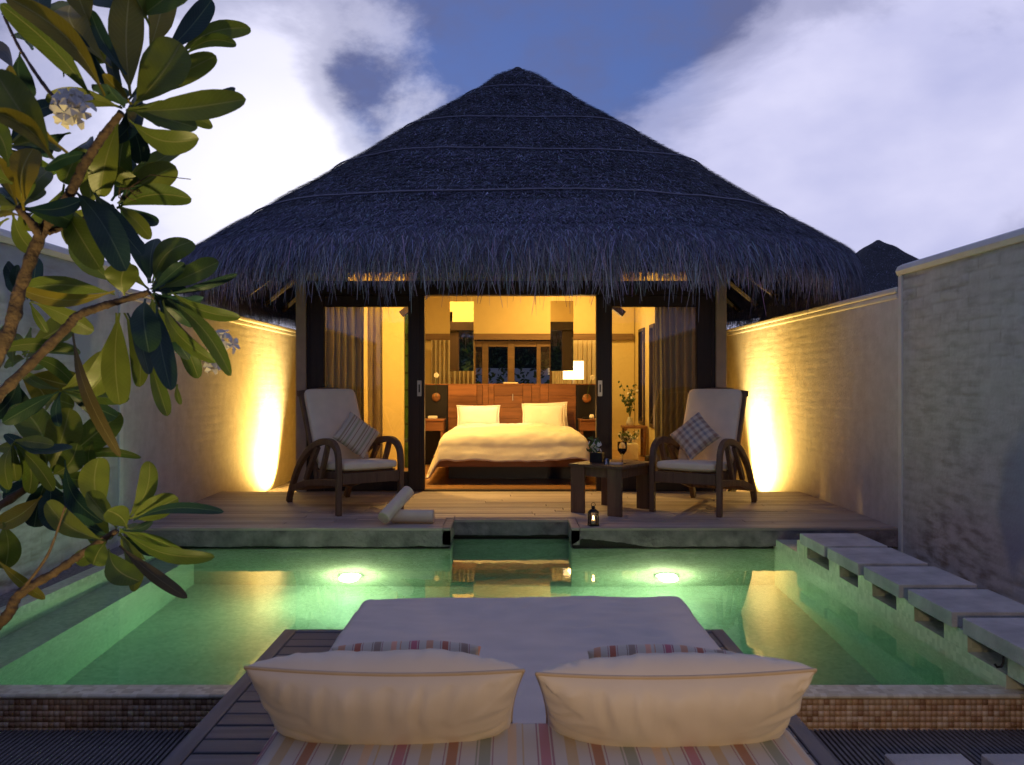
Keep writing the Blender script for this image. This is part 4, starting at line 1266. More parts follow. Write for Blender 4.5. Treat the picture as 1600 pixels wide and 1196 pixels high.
flanged("bed_pillow", "white front pillow standing at the right of the headboard", 0.54, 0.33, 0.16, (0.43, 11.06, 0.645), (R(-16), 0, R(-2)), 4)
flanged("bed_pillow", "white pillow half hidden behind the right bed pillow", 0.54, 0.33, 0.12, (0.475, 11.24, 0.655), (R(-14), R(-2), 0), 9)

# nightstands
for sx, x0, x1, lab in ((-1, -1.20, -0.87, "small wooden bedside table left of the bed under round wooden vase"), (1, 0.90, 1.22, "small wooden bedside table right of the bed")):
    t = empty("bedside_table", ((x0 + x1) / 2, 11.2, 0)); tag(t, lab, "bedside table", "bedside tables")
    w_ = (x1 - x0) / 2
    mb = MB(); mb.box(-w_, w_, -0.17, 0.19, 0.60, 0.622); mb.build("tabletop", M['redwood'], t, bevel=0.003)
    mb = MB(); mb.box(-w_ + 0.01, w_ - 0.01, -0.155, 0.18, 0.47, 0.5995); mb.build("drawer", M['redwood'], t, bevel=0.003)
    for (lx, ly) in ((-w_ + 0.03, -0.13), (w_ - 0.03, -0.13), (-w_ + 0.03, 0.16), (w_ - 0.03, 0.16)):
        mb = MB(); mb.box(lx - 0.018, lx + 0.018, ly - 0.018, ly + 0.018, 0, 0.4695); mb.build("leg", M['redwood'], t)
o = MB().box(-0.06, 0.06, -0.05, 0.05, 0, 0.04).build("tissue_box", M['whitelinen'], bevel=0.008); o.location = (-1.03, 11.15, 0.6225)
tag(o, "small white box on the left bedside table", "box")
o = MB().lathe([(0.03, 0), (0.035, 0.03), (0.022, 0.06)], 12).build("cup", M['whitelinen'], smooth=True); o.location = (1.07, 11.15, 0.6225)
tag(o, "small white cup on the right bedside table", "cup")
o = MB().box(-0.045, 0.045, -0.03, 0.03, 0, 0.025).build("clock", M['black'], bevel=0.004); o.location = (0.99, 11.12, 0.6225)
tag(o, "small black clock on the right bedside table", "clock")

# hanging wooden bud vases with a flower
for x, z, fx, fz, lab in ((-1.005, 0.905, -1.0, 1.20, "round flat wooden bud vase with upright stem on left black panel"), (1.025, 0.89, 1.10, 1.17, "round flat wooden bud vase with leaning stem on right black panel")):
    t = empty("bud_vase", (x, 11.39, z)); tag(t, lab, "vase", "wooden bud vases on the headboard")
    mb = MB(); mb.lathe([(0.01, -0.018), (0.052, -0.016), (0.060, 0), (0.052, 0.012), (0.01, 0.014)], 20)
    o = mb.build("body", M['redwood'], t, smooth=True); o.rotation_euler = (R(90), 0, 0)
    mb = MB(); mb.tube([(0, -0.02, 0), (0.3 * (fx - x), -0.03, 0.15), (fx - x, -0.03, fz - z)], 0.0035, 5); mb.build("stem", M['greens'], t)
    mb = MB()
    for k in range(5):
        a = k * 1.257
        mb.obox((fx - x + 0.018 * math.cos(a), -0.035, fz - z + 0.018 * math.sin(a)), (0.035, 0.012, 0.03), (0, -a, 0))
    o = mb.build("flower", M['petal'], t, bevel=0.005)

# hanging mirrors
for (x0, x1, zb_, zt_, lab) in ((-0.824, -0.503, 1.26, 2.20, "left hanging mirror above the headboard"), (0.538, 0.85, 1.26, 2.21, "right hanging mirror above the headboard, in front of the lamp")):
    t = empty("hanging_mirror", ((x0 + x1) / 2, 11.45, zb_)); tag(t, lab, "mirror", "mirrors hung from the ceiling")
    w_ = (x1 - x0) / 2
    mb = MB(); mb.box(-w_, w_, 0, 0.02, 0, zt_ - zb_); mb.build("mirror_glass", M['mirror'], t)
    for xx in (-w_ + 0.03, w_ - 0.03):
        mb = MB(); mb.tube([(xx, 0.01, zt_ - zb_), (xx, 0.01, 3.0 - zb_)], 0.004, 6); mb.build("hanger_rod", M['steel'], t)

# lamp behind the headboard
t = empty("floor_lamp", (0.925, 12.5, -0.004)); tag(t, "lit lamp with square cream shade standing behind the headboard", "lamp")
mb = MB(); mb.box(-0.148, 0.148, -0.10, 0.10, 1.155, 1.425); mb.build("lamp_shade", M['shade'], t, bevel=0.004)
mb = MB(); mb.tube([(0, 0, 0.02), (0, 0, 1.154)], 0.02, 8); mb.build("pole", M['steel'], t)
mb = MB(); mb.lathe([(0.13, 0), (0.13, 0.02), (0.02, 0.03)], 16); mb.build("base", M['steel'], t)
ld = bpy.data.lights.new("lamp_bulb", 'POINT'); ld.energy = 9; ld.color = WARM; ld.shadow_soft_size = 0.1
lo = bpy.data.objects.new("lamp_bulb", ld); col.objects.link(lo); lo.parent = t; lo.location = (0, -0.22, 1.28)

# right corner: stool, pot, uplight on the wall
t = empty("side_stool", (1.88, 12.75, -0.002)); tag(t, "small wooden side table with vase behind right glass door", "side table")
mb = MB(); mb.box(-0.2, 0.16, -0.17, 0.17, 0.42, 0.455); mb.build("tabletop", M['redwood'], t, bevel=0.004)
for (lx, ly) in ((-0.16, -0.13), (0.12, -0.13), (-0.16, 0.13), (0.12, 0.13)):
    mb = MB(); mb.box(lx - 0.02, lx + 0.02, ly - 0.02, ly + 0.02, 0, 0.4195); mb.build("leg", M['redwood'], t)


def spray(parent, c, n, h, spread, seed, leafsize=0.03, flower=0.0):
    rr = random.Random(seed); st = MB(); lf = MB(); fl = MB()
    for k in range(n):
        a = rr.uniform(0, 6.28); r_ = spread * rr.uniform(0.2, 1); hh_ = h * rr.uniform(0.55, 1)
        e_ = Vector((c[0] + r_ * math.cos(a), c[1] + r_ * math.sin(a), c[2] + hh_))
        st.tube([c, Vector(c).lerp(e_, 0.5) + Vector((0, 0, 0.04)), e_], 0.0025, 4)
        for j in range(7):
            q = Vector(c).lerp(e_, rr.uniform(0.35, 1.05)) + Vector((rr.uniform(-1, 1), rr.uniform(-1, 1), rr.uniform(-1, 1))) * leafsize
            (fl if rr.random() < flower else lf).obox(q, (leafsize, leafsize * 0.15, leafsize * 0.8), (rr.uniform(0, 3), rr.uniform(0, 3), rr.uniform(0, 3)))
    st.build("stem", M['greens'], parent); lf.build("foliage", M['greens'], parent, kind="stuff")
    if fl.v: fl.build("blossom", M['petal'], parent, kind="stuff")


t = empty("vase_plant", (1.80, 12.75, 0.4535)); tag(t, "leafy branches in a small vase on the wooden side table", "plant")
mb = MB(); mb.lathe([(0.05, 0), (0.06, 0.05), (0.03, 0.11), (0.035, 0.13)], 14); mb.build("vase", M['pot'], t, smooth=True)
spray(t, (0, 0, 0.12), 14, 0.55, 0.16, 3, 0.035, 0.15)
t = empty("potted_plant", (1.70, 12.1, -0.002)); tag(t, "bushy white flowering plant in a pale square pot on the floor", "plant")
mb = MB(); mb.box(-0.11, 0.11, -0.11, 0.11, 0, 0.24); mb.build("pot", M['pot'], t, bevel=0.01)
spray(t, (0, 0, 0.22), 22, 0.20, 0.17, 8, 0.03, 0.45)
ld = bpy.data.lights.new("corner_uplight", 'SPOT'); ld.energy = 190; ld.color = (1, 0.72, 0.35); ld.spot_size = R(64); ld.spot_blend = 0.8; ld.shadow_soft_size = 0.03
lo = bpy.data.objects.new("corner_uplight", ld); col.objects.link(lo); lo.location = (1.93, 11.85, 0.12); lo.rotation_euler = (R(180 + 0), R(0), 0)
lo.rotation_euler = (Vector((0.10, 0.05, 1.0))).to_track_quat('-Z', 'Y').to_euler()
t = empty("floor_uplight", (1.93, 11.85, -0.002)); tag(t, "small floor uplight washing the bedroom side wall", "lamp")
MB().lathe([(0.05, 0), (0.05, 0.07), (0.04, 0.08)], 14).build("housing", M['iron'], t, smooth=True)

# wall-washing uplights in the two side passages
for sx, yy_, lab in ((-1, 10.35, "garden uplight washing left wall behind the chair with striped cushion"), (1, 10.0, "garden uplight washing right wall behind the chair with plaid cushion")):
    t = empty("garden_uplight", (sx * 2.62, yy_, -0.2)); tag(t, lab, "lamp", "garden uplights in the side passages")
    MB().lathe([(0.05, 0), (0.055, 0.06), (0.05, 0.09), (0.035, 0.09)], 14).build("housing", M['iron'], t, smooth=True)
    ld = bpy.data.lights.new("uplight_beam", 'SPOT'); ld.energy = P_WALL_UP * 1.25; ld.color = (1.0, 0.62, 0.15); ld.spot_size = R(128); ld.spot_blend = 1.0; ld.shadow_soft_size = 0.05
    lo = bpy.data.objects.new("uplight_beam", ld); col.objects.link(lo); lo.parent = t; lo.location = (0, 0, 0.13)
    lo.rotation_euler = (Vector((sx * 0.95, -0.45, 0.85))).to_track_quat('-Z', 'Y').to_euler()
    ld = bpy.data.lights.new("uplight_core", 'SPOT'); ld.energy = P_WALL_UP * 0.75; ld.color = (1.0, 0.70, 0.26); ld.spot_size = R(80); ld.spot_blend = 1.0; ld.shadow_soft_size = 0.05
    lo = bpy.data.objects.new("uplight_core", ld); col.objects.link(lo); lo.parent = t; lo.location = (0, 0, 0.13)
    lo.rotation_euler = (Vector((sx * 0.42, 0.0, 1.0))).to_track_quat('-Z', 'Y').to_euler()

# terrace lamp on the house behind the photographer (it lights the pillows' backs and the leaves)
t = empty("terrace_lamp", (0.75, -0.95, 0.55)); tag(t, "warm terrace lamp standing behind the viewer", "lamp")
MB().lathe([(0.03, 0.0), (0.08, 0.04), (0.08, 0.16), (0.02, 0.2)], 14).build("lamp_body", M['iron'], t, smooth=True)
MB().lathe([(0.0, -0.7), (0.012, -0.7), (0.012, 0.0), (0.0, 0.0)], 8).build("bracket", M['iron'], t) if False else None
ld = bpy.data.lights.new("terrace_bulb", 'SPOT'); ld.spot_size = R(66); ld.spot_blend = 1.0; ld.energy = P_BACK; ld.color = (1, 0.70, 0.40); ld.shadow_soft_size = 0.12
lo = bpy.data.objects.new("terrace_bulb", ld); col.objects.link(lo); lo.parent = t; lo.location = (0, 0, 0.32)
lo.rotation_euler = Vector((-0.10, 2.7, -0.48)).to_track_quat('-Z', 'Y').to_euler()

t = empty("tree_uplight", (-1.25, 1.05, -0.449)); tag(t, "garden uplight at the foot of the frangipani", "lamp")
MB().lathe([(0.05, 0), (0.055, 0.06), (0.05, 0.09), (0.035, 0.09)], 14).build("housing", M['iron'], t, smooth=True)
ld = bpy.data.lights.new("tree_uplight_beam", 'SPOT'); ld.energy = P_TREE * 6; ld.color = (1, 0.76, 0.30); ld.spot_size = R(75); ld.spot_blend = 0.9; ld.shadow_soft_size = 0.05
lo = bpy.data.objects.new("tree_uplight_beam", ld); col.objects.link(lo); lo.parent = t; lo.location = (0, 0, 0.13)
lo.rotation_euler = (Vector((-0.02, 0.42, 1.0))).to_track_quat('-Z', 'Y').to_euler()

# ---- garden seen through the rear doors and the neighbours' roofs
t = empty("rear_shrub", (0.1, 15.6, -0.449)); tag(t, "dark leafy shrub outside the rear glass doors", "shrub")
rr = random.Random(5); lf = MB()
for k in range(1500):
    q = Vector((rr.gauss(0, 0.9), rr.uniform(-0.35, 0.35), 0.6 + 1.1 * rr.random() + 0.35 * math.sin(k)))
    s_ = rr.uniform(0.03, 0.07)
    a, b_ = rr.uniform(0, 6.28), rr.uniform(-1, 1)
    d1 = Vector((math.cos(a), math.sin(a) * 0.5, math.sin(a))).normalized() * s_; d2 = Vector((b_, 1, -b_)).cross(d1).normalized() * s_ * 0.45
    lf.add([q - d1, q - d2 * 1, q + d1, q + d2], [(0, 1, 2, 3)])
lf.build("foliage", M['greens'], t, kind="stuff")
mb = MB()
for k in range(7): mb.tube([(0.1 * k - 0.3, 0, 0), (0.35 * k - 1.05, 0, 1.2)], 0.015, 5)
mb.build("stems", M['bark'], t)
t = empty("rear_garden_wall", (0, 17.6, -0.449)); tag(t, "pale low garden wall seen through the rear glass doors", "wall")
MB().box(-3.5, 3.5, 0, 0.2, 0, 1.86).build("masonry", M['coping'], t)


def hedge(name, label, x0, x1, y, z0, z1, n, seed, depth=0.7, toward=-1):
    t = empty(name, ((x0 + x1) / 2, y, z0)); tag(t, label, "hedge")
    w_ = (x1 - x0) / 2
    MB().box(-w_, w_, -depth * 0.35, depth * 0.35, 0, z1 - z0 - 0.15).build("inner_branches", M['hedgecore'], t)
    rg = np.random.default_rng(seed)
    P = np.c_[rg.uniform(-w_, w_, n), rg.uniform(-depth / 2, depth / 2, n), rg.random(n) ** 0.8 * (z1 - z0)]
    P[:, 1] = np.where(rg.random(n) < 0.7, toward * depth / 2 * rg.uniform(0.65, 1.1, n), P[:, 1])
    P[:, 2] += 0.25 * (vnoise(P[:, :2], 2.0, 3, seed) - 0.5)
    a = rg.normal(0, 1, (n, 3)); a /= np.linalg.norm(a, axis=1)[:, None]; c = np.cross(a, rg.normal(0, 1, (n, 3))); c /= np.linalg.norm(c, axis=1)[:, None]
    L_ = rg.uniform(0.03, 0.07, n)[:, None]
    V = np.stack([P - a * L_, P - c * L_ * 0.4, P + a * L_, P + c * L_ * 0.4], 1).reshape(-1, 3)
    link("foliage", np_mesh("foliage", V, np.arange(n * 4).reshape(n, 4)), M['greens'], t, kind="stuff")


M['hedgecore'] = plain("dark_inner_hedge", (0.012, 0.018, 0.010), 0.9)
hedge("rear_hedge", "dark hedge rising behind the pale rear garden wall", -4.0, 4.0, 18.6, -0.449, 4.2, 9000, 3)
hedge("added_hedge", "tall dark hedge added unseen behind the viewer for darker reflections", -2.9, 2.9, -1.9, -0.449, 2.6, 9000, 4, toward=1)  # added out of view: blocks low sky, darkens mirror and glass reflections


hut = empty("neighbour_hut", ((1372 - 798) * 22 / 1320, 22, -0.449)); tag(hut, "distant thatched hut roof rising behind the right wall", "building")
zA2 = CAMZ + 226 * 22 / 1320 + 0.449
build_roof(hut, 0, 0, 4.2, 4.2, 2.1, zA2, 40000, 2500, 9)
mb = MB(); mb.box(-2.6, 2.6, -2.6, 2.6, 0, 2.7); mb.build("wall", M['coping'], hut)

# ================================================================== DECK FURNITURE
def make_chair():
    t = empty("steamer_chair")
    W = 0.31
    side = smooth_path([(0, 0.0), (0, 0.25), (0.0, 0.43), (0.025, 0.53), (0.10, 0.585), (0.22, 0.60), (0.40, 0.575), (0.60, 0.50), (0.79, 0.37), (0.92, 0.22), (1.01, 0.08), (1.045, 0.0)], 3)
    for sx in (-1, 1):
        x = sx * (W - 0.02)
        mb = MB(); mb.band(x, 0.044, side, [0.047 + 0.008 * min(1, i / 12) for i in range(len(side))])
        a_ = mb.build("arm_frame", M['teak'], t, bevel=0.006, seg=2)
        mb = MB(); mb.band(x, 0.035, [(0.20, 0.575), (0.26, 0.45), (0.36, 0.26)], 0.05); mb.build("strut", M['teak'], t, bevel=0.004)
        mb = MB(); mb.band(x, 0.035, [(0.40, 0.55), (0.60, 0.32), (0.66, 0.235)], 0.05); mb.build("strut", M['teak'], t, bevel=0.004)
        mb = MB(); mb.band(x, 0.038, [(0.02, 0.27), (0.35, 0.245), (0.65, 0.21), (0.97, 0.13)], 0.055); mb.build("side_rail", M['teak'], t, bevel=0.004)
        mb = MB(); mb.band(sx * (W - 0.07), 0.032, [(0.03, 0.325), (0.55, 0.285)], 0.06); mb.build("seat_rail", M['teak'], t, bevel=0.004)
        # back post
        mb = MB(); mb.band(sx * (W - 0.055), 0.034, smooth_path([(0.50, 0.25), (0.62, 0.52), (0.76, 0.80), (0.86, 1.005)], 3), 0.05); mb.build("back_post", M['teak'], t, bevel=0.004)
    mb = MB(); mb.box(-W + 0.046, W - 0.046, -0.022, 0.012, 0.255, 0.345); mb.build("front_rail", M['teak'], t, bevel=0.004)
    mb = MB(); mb.box(-W + 0.04, W - 0.04, 0.95, 0.975, 0.11, 0.17); mb.build("rear_stretcher", M['teak'], t, bevel=0.004)
    # curved top rail
    mb = MB(); pts = smooth_path([(-W + 0.03, 0.862, 1.00), (0, 0.878, 1.032), (W - 0.03, 0.862, 1.00)], 5)
    n0 = len(mb.v)
    for (x, y, z) in pts:
        mb.v += [(x, y - 0.016, z - 0.028), (x, y + 0.016, z - 0.02), (x, y + 0.02, z + 0.022), (x, y - 0.012, z + 0.014)]
    for i in range(len(pts) - 1):
        for k in range(4):
            a = n0 + i * 4 + k; b_ = n0 + i * 4 + (k + 1) % 4; mb.f.append((a, b_, b_ + 4, a + 4))
    mb.f.append((n0, n0 + 1, n0 + 2, n0 + 3)); e_ = len(mb.v) - 4; mb.f.append((e_ + 3, e_ + 2, e_ + 1, e_))
    mb.build("top_rail", M['teak'], t, bevel=0.004)
    for k in range(7):
        x = -0.20 + k * 0.0667
        mb = MB(); mb.band(x, 0.034, [(0.53, 0.30), (0.66, 0.58), (0.85, 0.98)], 0.012); mb.build("back_slat", M['teak'], t)
    for k in range(7):
        yy_ = 0.04 + k * 0.075
        mb = MB(); mb.box(-W + 0.058, W - 0.058, yy_, yy_ + 0.045, 0.348 - yy_ * 0.07, 0.36 - yy_ * 0.07); mb.build("seat_slat", M['teak'], t)

    def slab_cushion(name, L_, wid, th, M4, seed):
        n, m = 26, 22
        V, F = [], []
        us = np.linspace(-1, 1, n); vs_ = np.linspace(-1, 1, m)
        ks = 14
        ring = []
        # rounded box via superellipsoid-like mapping
        nu, nv = 64, 28
        ph = np.linspace(0, 2 * np.pi, nu, endpoint=False); th_ = np.linspace(-np.pi / 2, np.pi / 2, nv)
        p_, q_ = np.meshgrid(ph, th_)
        sp = lambda a, e_: np.sign(a) * np.abs(a) ** e_
        cx_ = sp(np.cos(q_), 0.22); 
        X = wid / 2 * cx_ * sp(np.cos(p_), 0.16); Y = L_ / 2 * cx_ * sp(np.sin(p_), 0.16); Z = th / 2 * sp(np.sin(q_), 0.55)
        dome = 1 + 0.18 * (1 - (X / wid * 2) ** 2) * (1 - (Y / L_ * 2) ** 2)
        Z = Z * dome
        Vx = np.c_[X.ravel(), Y.ravel(), Z.ravel()]
        Vx[:, 2] += (vnoise(Vx, 6, 3, seed) - 0.5) * 0.010
        idx = np.arange(nu * nv).reshape(nv, nu); nx_ = np.roll(idx, -1, axis=1)
        F = np.c_[idx[:-1].ravel(), nx_[:-1].ravel(), nx_[1:].ravel(), idx[1:].ravel()]
        A = np.array(M4); Vx = Vx @ A[:3, :3].T + A[:3, 3]
        return link(name, np_mesh(name, Vx, F), M['cushion'], t, smooth=True)
    slab_cushion("seat_cushion", 0.54, 0.52, 0.075, Matrix.Translation((0, 0.245, 0.388)) @ Matrix.Rotation(R(-3), 4, 'X'), 1)
    ang = math.atan2(0.72, 0.34)
    slab_cushion("back_cushion", 0.74, 0.50, 0.075, Matrix.Translation((0, 0.655, 0.70)) @ Matrix.Rotation(ang, 4, 'X'), 2)
    return t


def dup_tree(o, parent=None):
    c = o.copy(); col.objects.link(c); c.parent = parent
    for ch in list(o.children): dup_tree(ch, c)
    return c


def place_chair(t, cx_, cy_, ang, label):
    t.location = (cx_, cy_, 0.0); t.rotation_euler = (0, 0, ang)
    tag(t, label, "armchair", "teak chairs on the deck")


chairL = make_chair()
chairR = dup_tree(chairL)
AL, AR = R(36.9), R(-31.3)
place_chair(chairL, (-1.43 - 0.934) / 2, (6.93 + 7.30) / 2, AL, "teak armchair with cream cushions holding the striped throw cushion")
place_chair(chairR, (1.71 + 1.195) / 2, (6.86 + 7.2) / 2, AR, "teak armchair with cream cushions holding the plaid throw cushion")


def local_to_world(t, p):
    return Matrix.Translation(t.location) @ Matrix.Rotation(t.rotation_euler.z, 4, 'Z') @ Vector(p)


for t_, lab, mt, off, tw in ((chairL, "striped square throw cushion standing on its corner on the left deck chair", M['stripes2'], 0.07, R(42)), (chairR, "plaid square throw cushion standing on its corner on the right deck chair", M['plaid'], -0.05, R(45))):
    q = local_to_world(t_, (off, 0.385, 0.63))
    me, pts = pillow_mesh("throw_cushion", 0.33, 0.33, 0.13, seed=3, corner=0.08, pleat=0.002)
    o = link("throw_cushion", me, mt, smooth=True)
    # stand on a corner, lean back
    base = Matrix.Rotation(t_.rotation_euler.z, 4, 'Z') @ Matrix.Rotation(R(-27), 4, 'X') @ Matrix.Rotation(tw, 4, 'Y')
    # mesh local y is the thickness; stripes run in local x / z
    o.matrix_world = Matrix.Translation(q) @ base
    tag(o, lab, "cushion", "throw cushions on the deck chairs")
M['plaid'].name = "plaid_cushion"

# coffee table
ct = empty("coffee_table", (0.862, 7.235, 0.0), R(-35 + 0)); tag(ct, "low square teak table with broad board legs between the chairs", "table")
hw, hd = 0.255, 0.29
for k in range(4):
    y0 = -hd + k * (2 * hd / 4)
    mb = MB(); mb.box(-hw, hw, y0 + 0.001, y0 + 2 * hd / 4 - 0.002, 0.388, 0.412); mb.build("top_slat", M['teak'], ct, bevel=0.003)
for sx in (-1, 1):
    mb = MB(); mb.box(-hw + 0.03, hw - 0.03, sx * (hd - 0.05) - 0.012, sx * (hd - 0.05) + 0.012, 0.31, 0.3875); mb.build("apron", M['teak'], ct)
    mb = MB(); mb.box(sx * (hw - 0.045) - 0.012, sx * (hw - 0.045) + 0.012, -hd + 0.064, hd - 0.064, 0.31, 0.3875); mb.build("apron", M['teak'], ct)
    for sy in (-1, 1):
        mb = MB(); mb.box(sx * (hw - 0.08) - 0.065, sx * (hw - 0.08) + 0.065, sy * (hd - 0.024) - 0.0125, sy * (hd - 0.024) + 0.0125, 0, 0.3875)
        mb.build("leg", M['teak'], ct, bevel=0.003)
TT = 0.4125
t = empty("wine_glass", (0.94, 7.12, TT)); tag(t, "stemmed glass of red wine on the coffee table", "wine glass")
MB().lathe([(0.034, 0), (0.034, 0.003), (0.005, 0.008), (0.004, 0.07), (0.02, 0.085), (0.037, 0.11), (0.042, 0.14), (0.040, 0.185)], 20).build("glass", M['clear'], t, smooth=True)
MB().lathe([(0.006, 0.083), (0.019, 0.089), (0.035, 0.112), (0.038, 0.128)], 20).build("wine", M['wine'], t, smooth=True)
t = empty("flower_box", (0.74, 7.24, TT), R(-20)); tag(t, "black box of pale orchid flowers on the coffee table", "flower box")
mb = MB(); mb.box(-0.055, 0.055, -0.045, 0.045, 0, 0.085); mb.build("box", M['black'], t, bevel=0.004)
mb = MB(); mg = MB(); rr = random.Random(2)
for k in range(16):
    mb.obox((rr.uniform(-0.05, 0.05) - 0.02, rr.uniform(-0.04, 0.03), 0.09 + rr.uniform(0, 0.09)), (0.035, 0.01, 0.028), (rr.uniform(0, 3), rr.uniform(0, 3), rr.uniform(0, 3)))
    mg.obox((rr.uniform(-0.05, 0.05) - 0.03, rr.uniform(-0.04, 0.03), 0.10 + rr.uniform(0, 0.1)), (0.012, 0.006, 0.06), (rr.uniform(-1, 1), rr.uniform(-1, 1), rr.uniform(0, 3)))
mb.build("blossom", M['petal'], t, kind="stuff"); mg.build("foliage", M['greens'], t, kind="stuff")
o = MB().lathe([(0.022, 0), (0.026, 0.03), (0.026, 0.05), (0.022, 0.05), (0.02, 0.01)], 14).build("tumbler", M['clear'], smooth=True); o.location = (0.80, 7.05, TT)
tag(o, "small empty glass at the front of the coffee table", "glass")
o = MB().box(-0.055, 0.055, -0.04, 0.04, 0, 0.014).build("book", M['towel'], bevel=0.002); o.location = (0.875, 7.06, TT); o.rotation_euler = (0, 0, R(-25))
tag(o, "thin pale booklet lying on the coffee table", "book")

# candle lantern
t = empty("lantern", ((927 - 798) * 6.47 / 1320, 6.47, 0.0), R(12)); tag(t, "small black iron lantern with a burning candle at deck edge", "lantern")
mb = MB(); mb.box(-0.036, 0.036, -0.036, 0.036, 0, 0.012); mb.build("base", M['iron'], t)
mb = MB()
for sx in (-1, 1):
    for sy in (-1, 1): mb.box(sx * 0.031 - 0.003, sx * 0.031 + 0.003, sy * 0.031 - 0.003, sy * 0.031 + 0.003, 0.012, 0.105)
mb.build("post", M['iron'], t)
MB().lathe([(0.045, 0.105), (0.036, 0.112), (0.022, 0.125), (0.012, 0.128), (0.012, 0.138), (0.018, 0.14), (0.006, 0.150)], 12).build("cap", M['iron'], t)
ring = [(0.016 * math.cos(a), 0, 0.160 + 0.016 * math.sin(a)) for a in np.linspace(0, 2 * np.pi, 15)]
MB().tube(ring, 0.0025, 5).build("ring", M['iron'], t)
for (a, b_) in (((-0.030, 0.030, 0.030, 0.0305)), ((-0.030, 0.030, -0.0305, -0.030))) if False else []: pass
mb = MB(); mb.box(-0.028, 0.028, -0.0315, -0.0305, 0.012, 0.105); mb.box(-0.0315, -0.0305, -0.028, 0.028, 0.012, 0.105); mb.box(0.0305, 0.0315, -0.028, 0.028, 0.012, 0.105)
mb.build("pane", M['clear'], t)
MB().lathe([(0.016, 0.0125), (0.016, 0.045), (0.004, 0.046)], 12).build("candle", M['wax'], t, smooth=True)
MB().lathe([(0.001, 0.046), (0.006, 0.056), (0.004, 0.066), (0.0005, 0.076)], 10).build("flame", M['flame'], t, smooth=True)
ld = bpy.data.lights.new("candle_glow", 'POINT'); ld.energy = 0.25; ld.color = (1, 0.5, 0.15); ld.shadow_soft_size = 0.01
lo = bpy.data.objects.new("candle_glow", ld); col.objects.link(lo); lo.parent = t; lo.location = (0, 0, 0.085)

# towel rolls
def towel(p0, p1, r, label):
    p0, p1 = Vector(p0), Vector(p1); d = p1 - p0; L_ = d.length
    V, F = [], []
    n, turns = 150, 4
    # spiral section extruded along x
    prof = []
    for k in range(n + 1):
        a = k / n * turns * 2 * math.pi; rr_ = r * (0.18 + 0.82 * k / n)
        prof.append((rr_ * math.cos(a), rr_ * math.sin(a)))
    for i, xx in enumerate((0, 0.012, L_ / 2, L_ - 0.012, L_)):
        sc = 0.97 if i in (0, 4) else 1
        for (a, b_) in prof: V.append((xx, a * sc, b_ * sc))
    m = n + 1
    for i in range(4):
        for k in range(n): F.append((i * m + k, i * m + k + 1, (i + 1) * m + k + 1, (i + 1) * m + k))
    me = bpy.data.meshes.new("towel_roll"); me.from_pydata(V, [], F); me.update()
    o = link("towel_roll", me, M['towel'], smooth=True)
    s_ = o.modifiers.new("thick", 'SOLIDIFY'); s_.thickness = 0.011; s_.offset = -1
    o.location = p0; o.rotation_euler = d.to_track_quat('X', 'Z').to_euler()
    tag(o, label, "towel", "rolled towels at the deck edge")


towel((-0.93, 6.60, 0.0575), (-0.60, 6.575, 0.0575), 0.057, "rolled cream towel lying flat under the other roll")
towel((-0.975, 6.455, 0.062), (-0.815, 6.72, 0.235), 0.057, "rolled cream towel propped diagonally over the other roll")

# ================================================================== DAYBED
PFX0, PFX1, PFY1, PFY0 = -1.0, 0.94, 3.74, 1.25
pf = empty("daybed_platform", (0, 2.5, -0.449)); tag(pf, "dark slatted timber platform of the daybed over the pool edge", "platform")
def pb(x0, x1, y0, y1, z0, z1, name, mat, bevel=0.003):
    mb = MB(); mb.box(x0, x1, y0 - 2.5, y1 - 2.5, z0 + 0.449, z1 + 0.449); return mb.build(name, mat, pf, bevel=bevel)
pb(PFX0, PFX0 + 0.055, PFY0, PFY1, -0.10, 0.0, "side_board", M['daywoodY'])
pb(PFX1 - 0.055, PFX1, PFY0, PFY1, -0.10, 0.0, "side_board", M['daywoodY'])
pb(PFX0 + 0.056, PFX1 - 0.056, PFY1 - 0.04, PFY1, -0.10, 0.0, "end_board", M['daywood'])
y = PFY1 - 0.043; k = 0
while y > PFY0 + 0.1:
    gap = 0.011 if k % 2 else 0.003
    pb(PFX0 + 0.058, PFX1 - 0.058, y - 0.10 + gap, y - 0.001, -0.03, -0.001 - random.random() * 0.002, "plank", M['daywood'])
    y -= 0.101; k += 1
for xx in (PFX0 + 0.2, -0.05, PFX1 - 0.3):
    pb(xx, xx + 0.08, PFY0 + 0.02, PFY1 - 0.05, -0.10, -0.031, "joist", M['dark'])
for xx in (PFX0 + 0.2, PFX1 - 0.28):
    for yy_ in (PFY0 + 0.1, 2.5):
        pb(xx, xx + 0.08, yy_, yy_ + 0.08, -0.449, -0.101, "foot", M['dark'])
# post from the pool floor under the far end
for xx in (PFX0 + 0.2, PFX1 - 0.28):
    pb(xx, xx + 0.08, PFY1 - 0.34, PFY1 - 0.29, -0.145, -0.101, "foot", M['dark'])


def soft_slab(name, x0, x1, y0, y1, z0, z1, mat, label, cat, seed, wr=0.012, round_=0.16, rz=0.5):
    nu, nv = 200, 40
    ph = np.linspace(0, 2 * np.pi, nu, endpoint=False); q = np.linspace(-np.pi / 2, np.pi / 2, nv)
    # add top grid resolution by compressing the last rows towards the centre
    sp = lambda a, e_: np.sign(a) * np.abs(a) ** e_
    ph, q = np.meshgrid(ph, q)
    cz = np.cos(q)
    cc = sp(cz, round_)
    w_, d_, h_ = (x1 - x0) / 2, (y1 - y0) / 2, (z1 - z0) / 2
    X = w_ * cc * sp(np.cos(ph), 0.10); Y = d_ * cc * sp(np.sin(ph), 0.10); Z = h_ * sp(np.sin(q), rz)
    return X, Y, Z


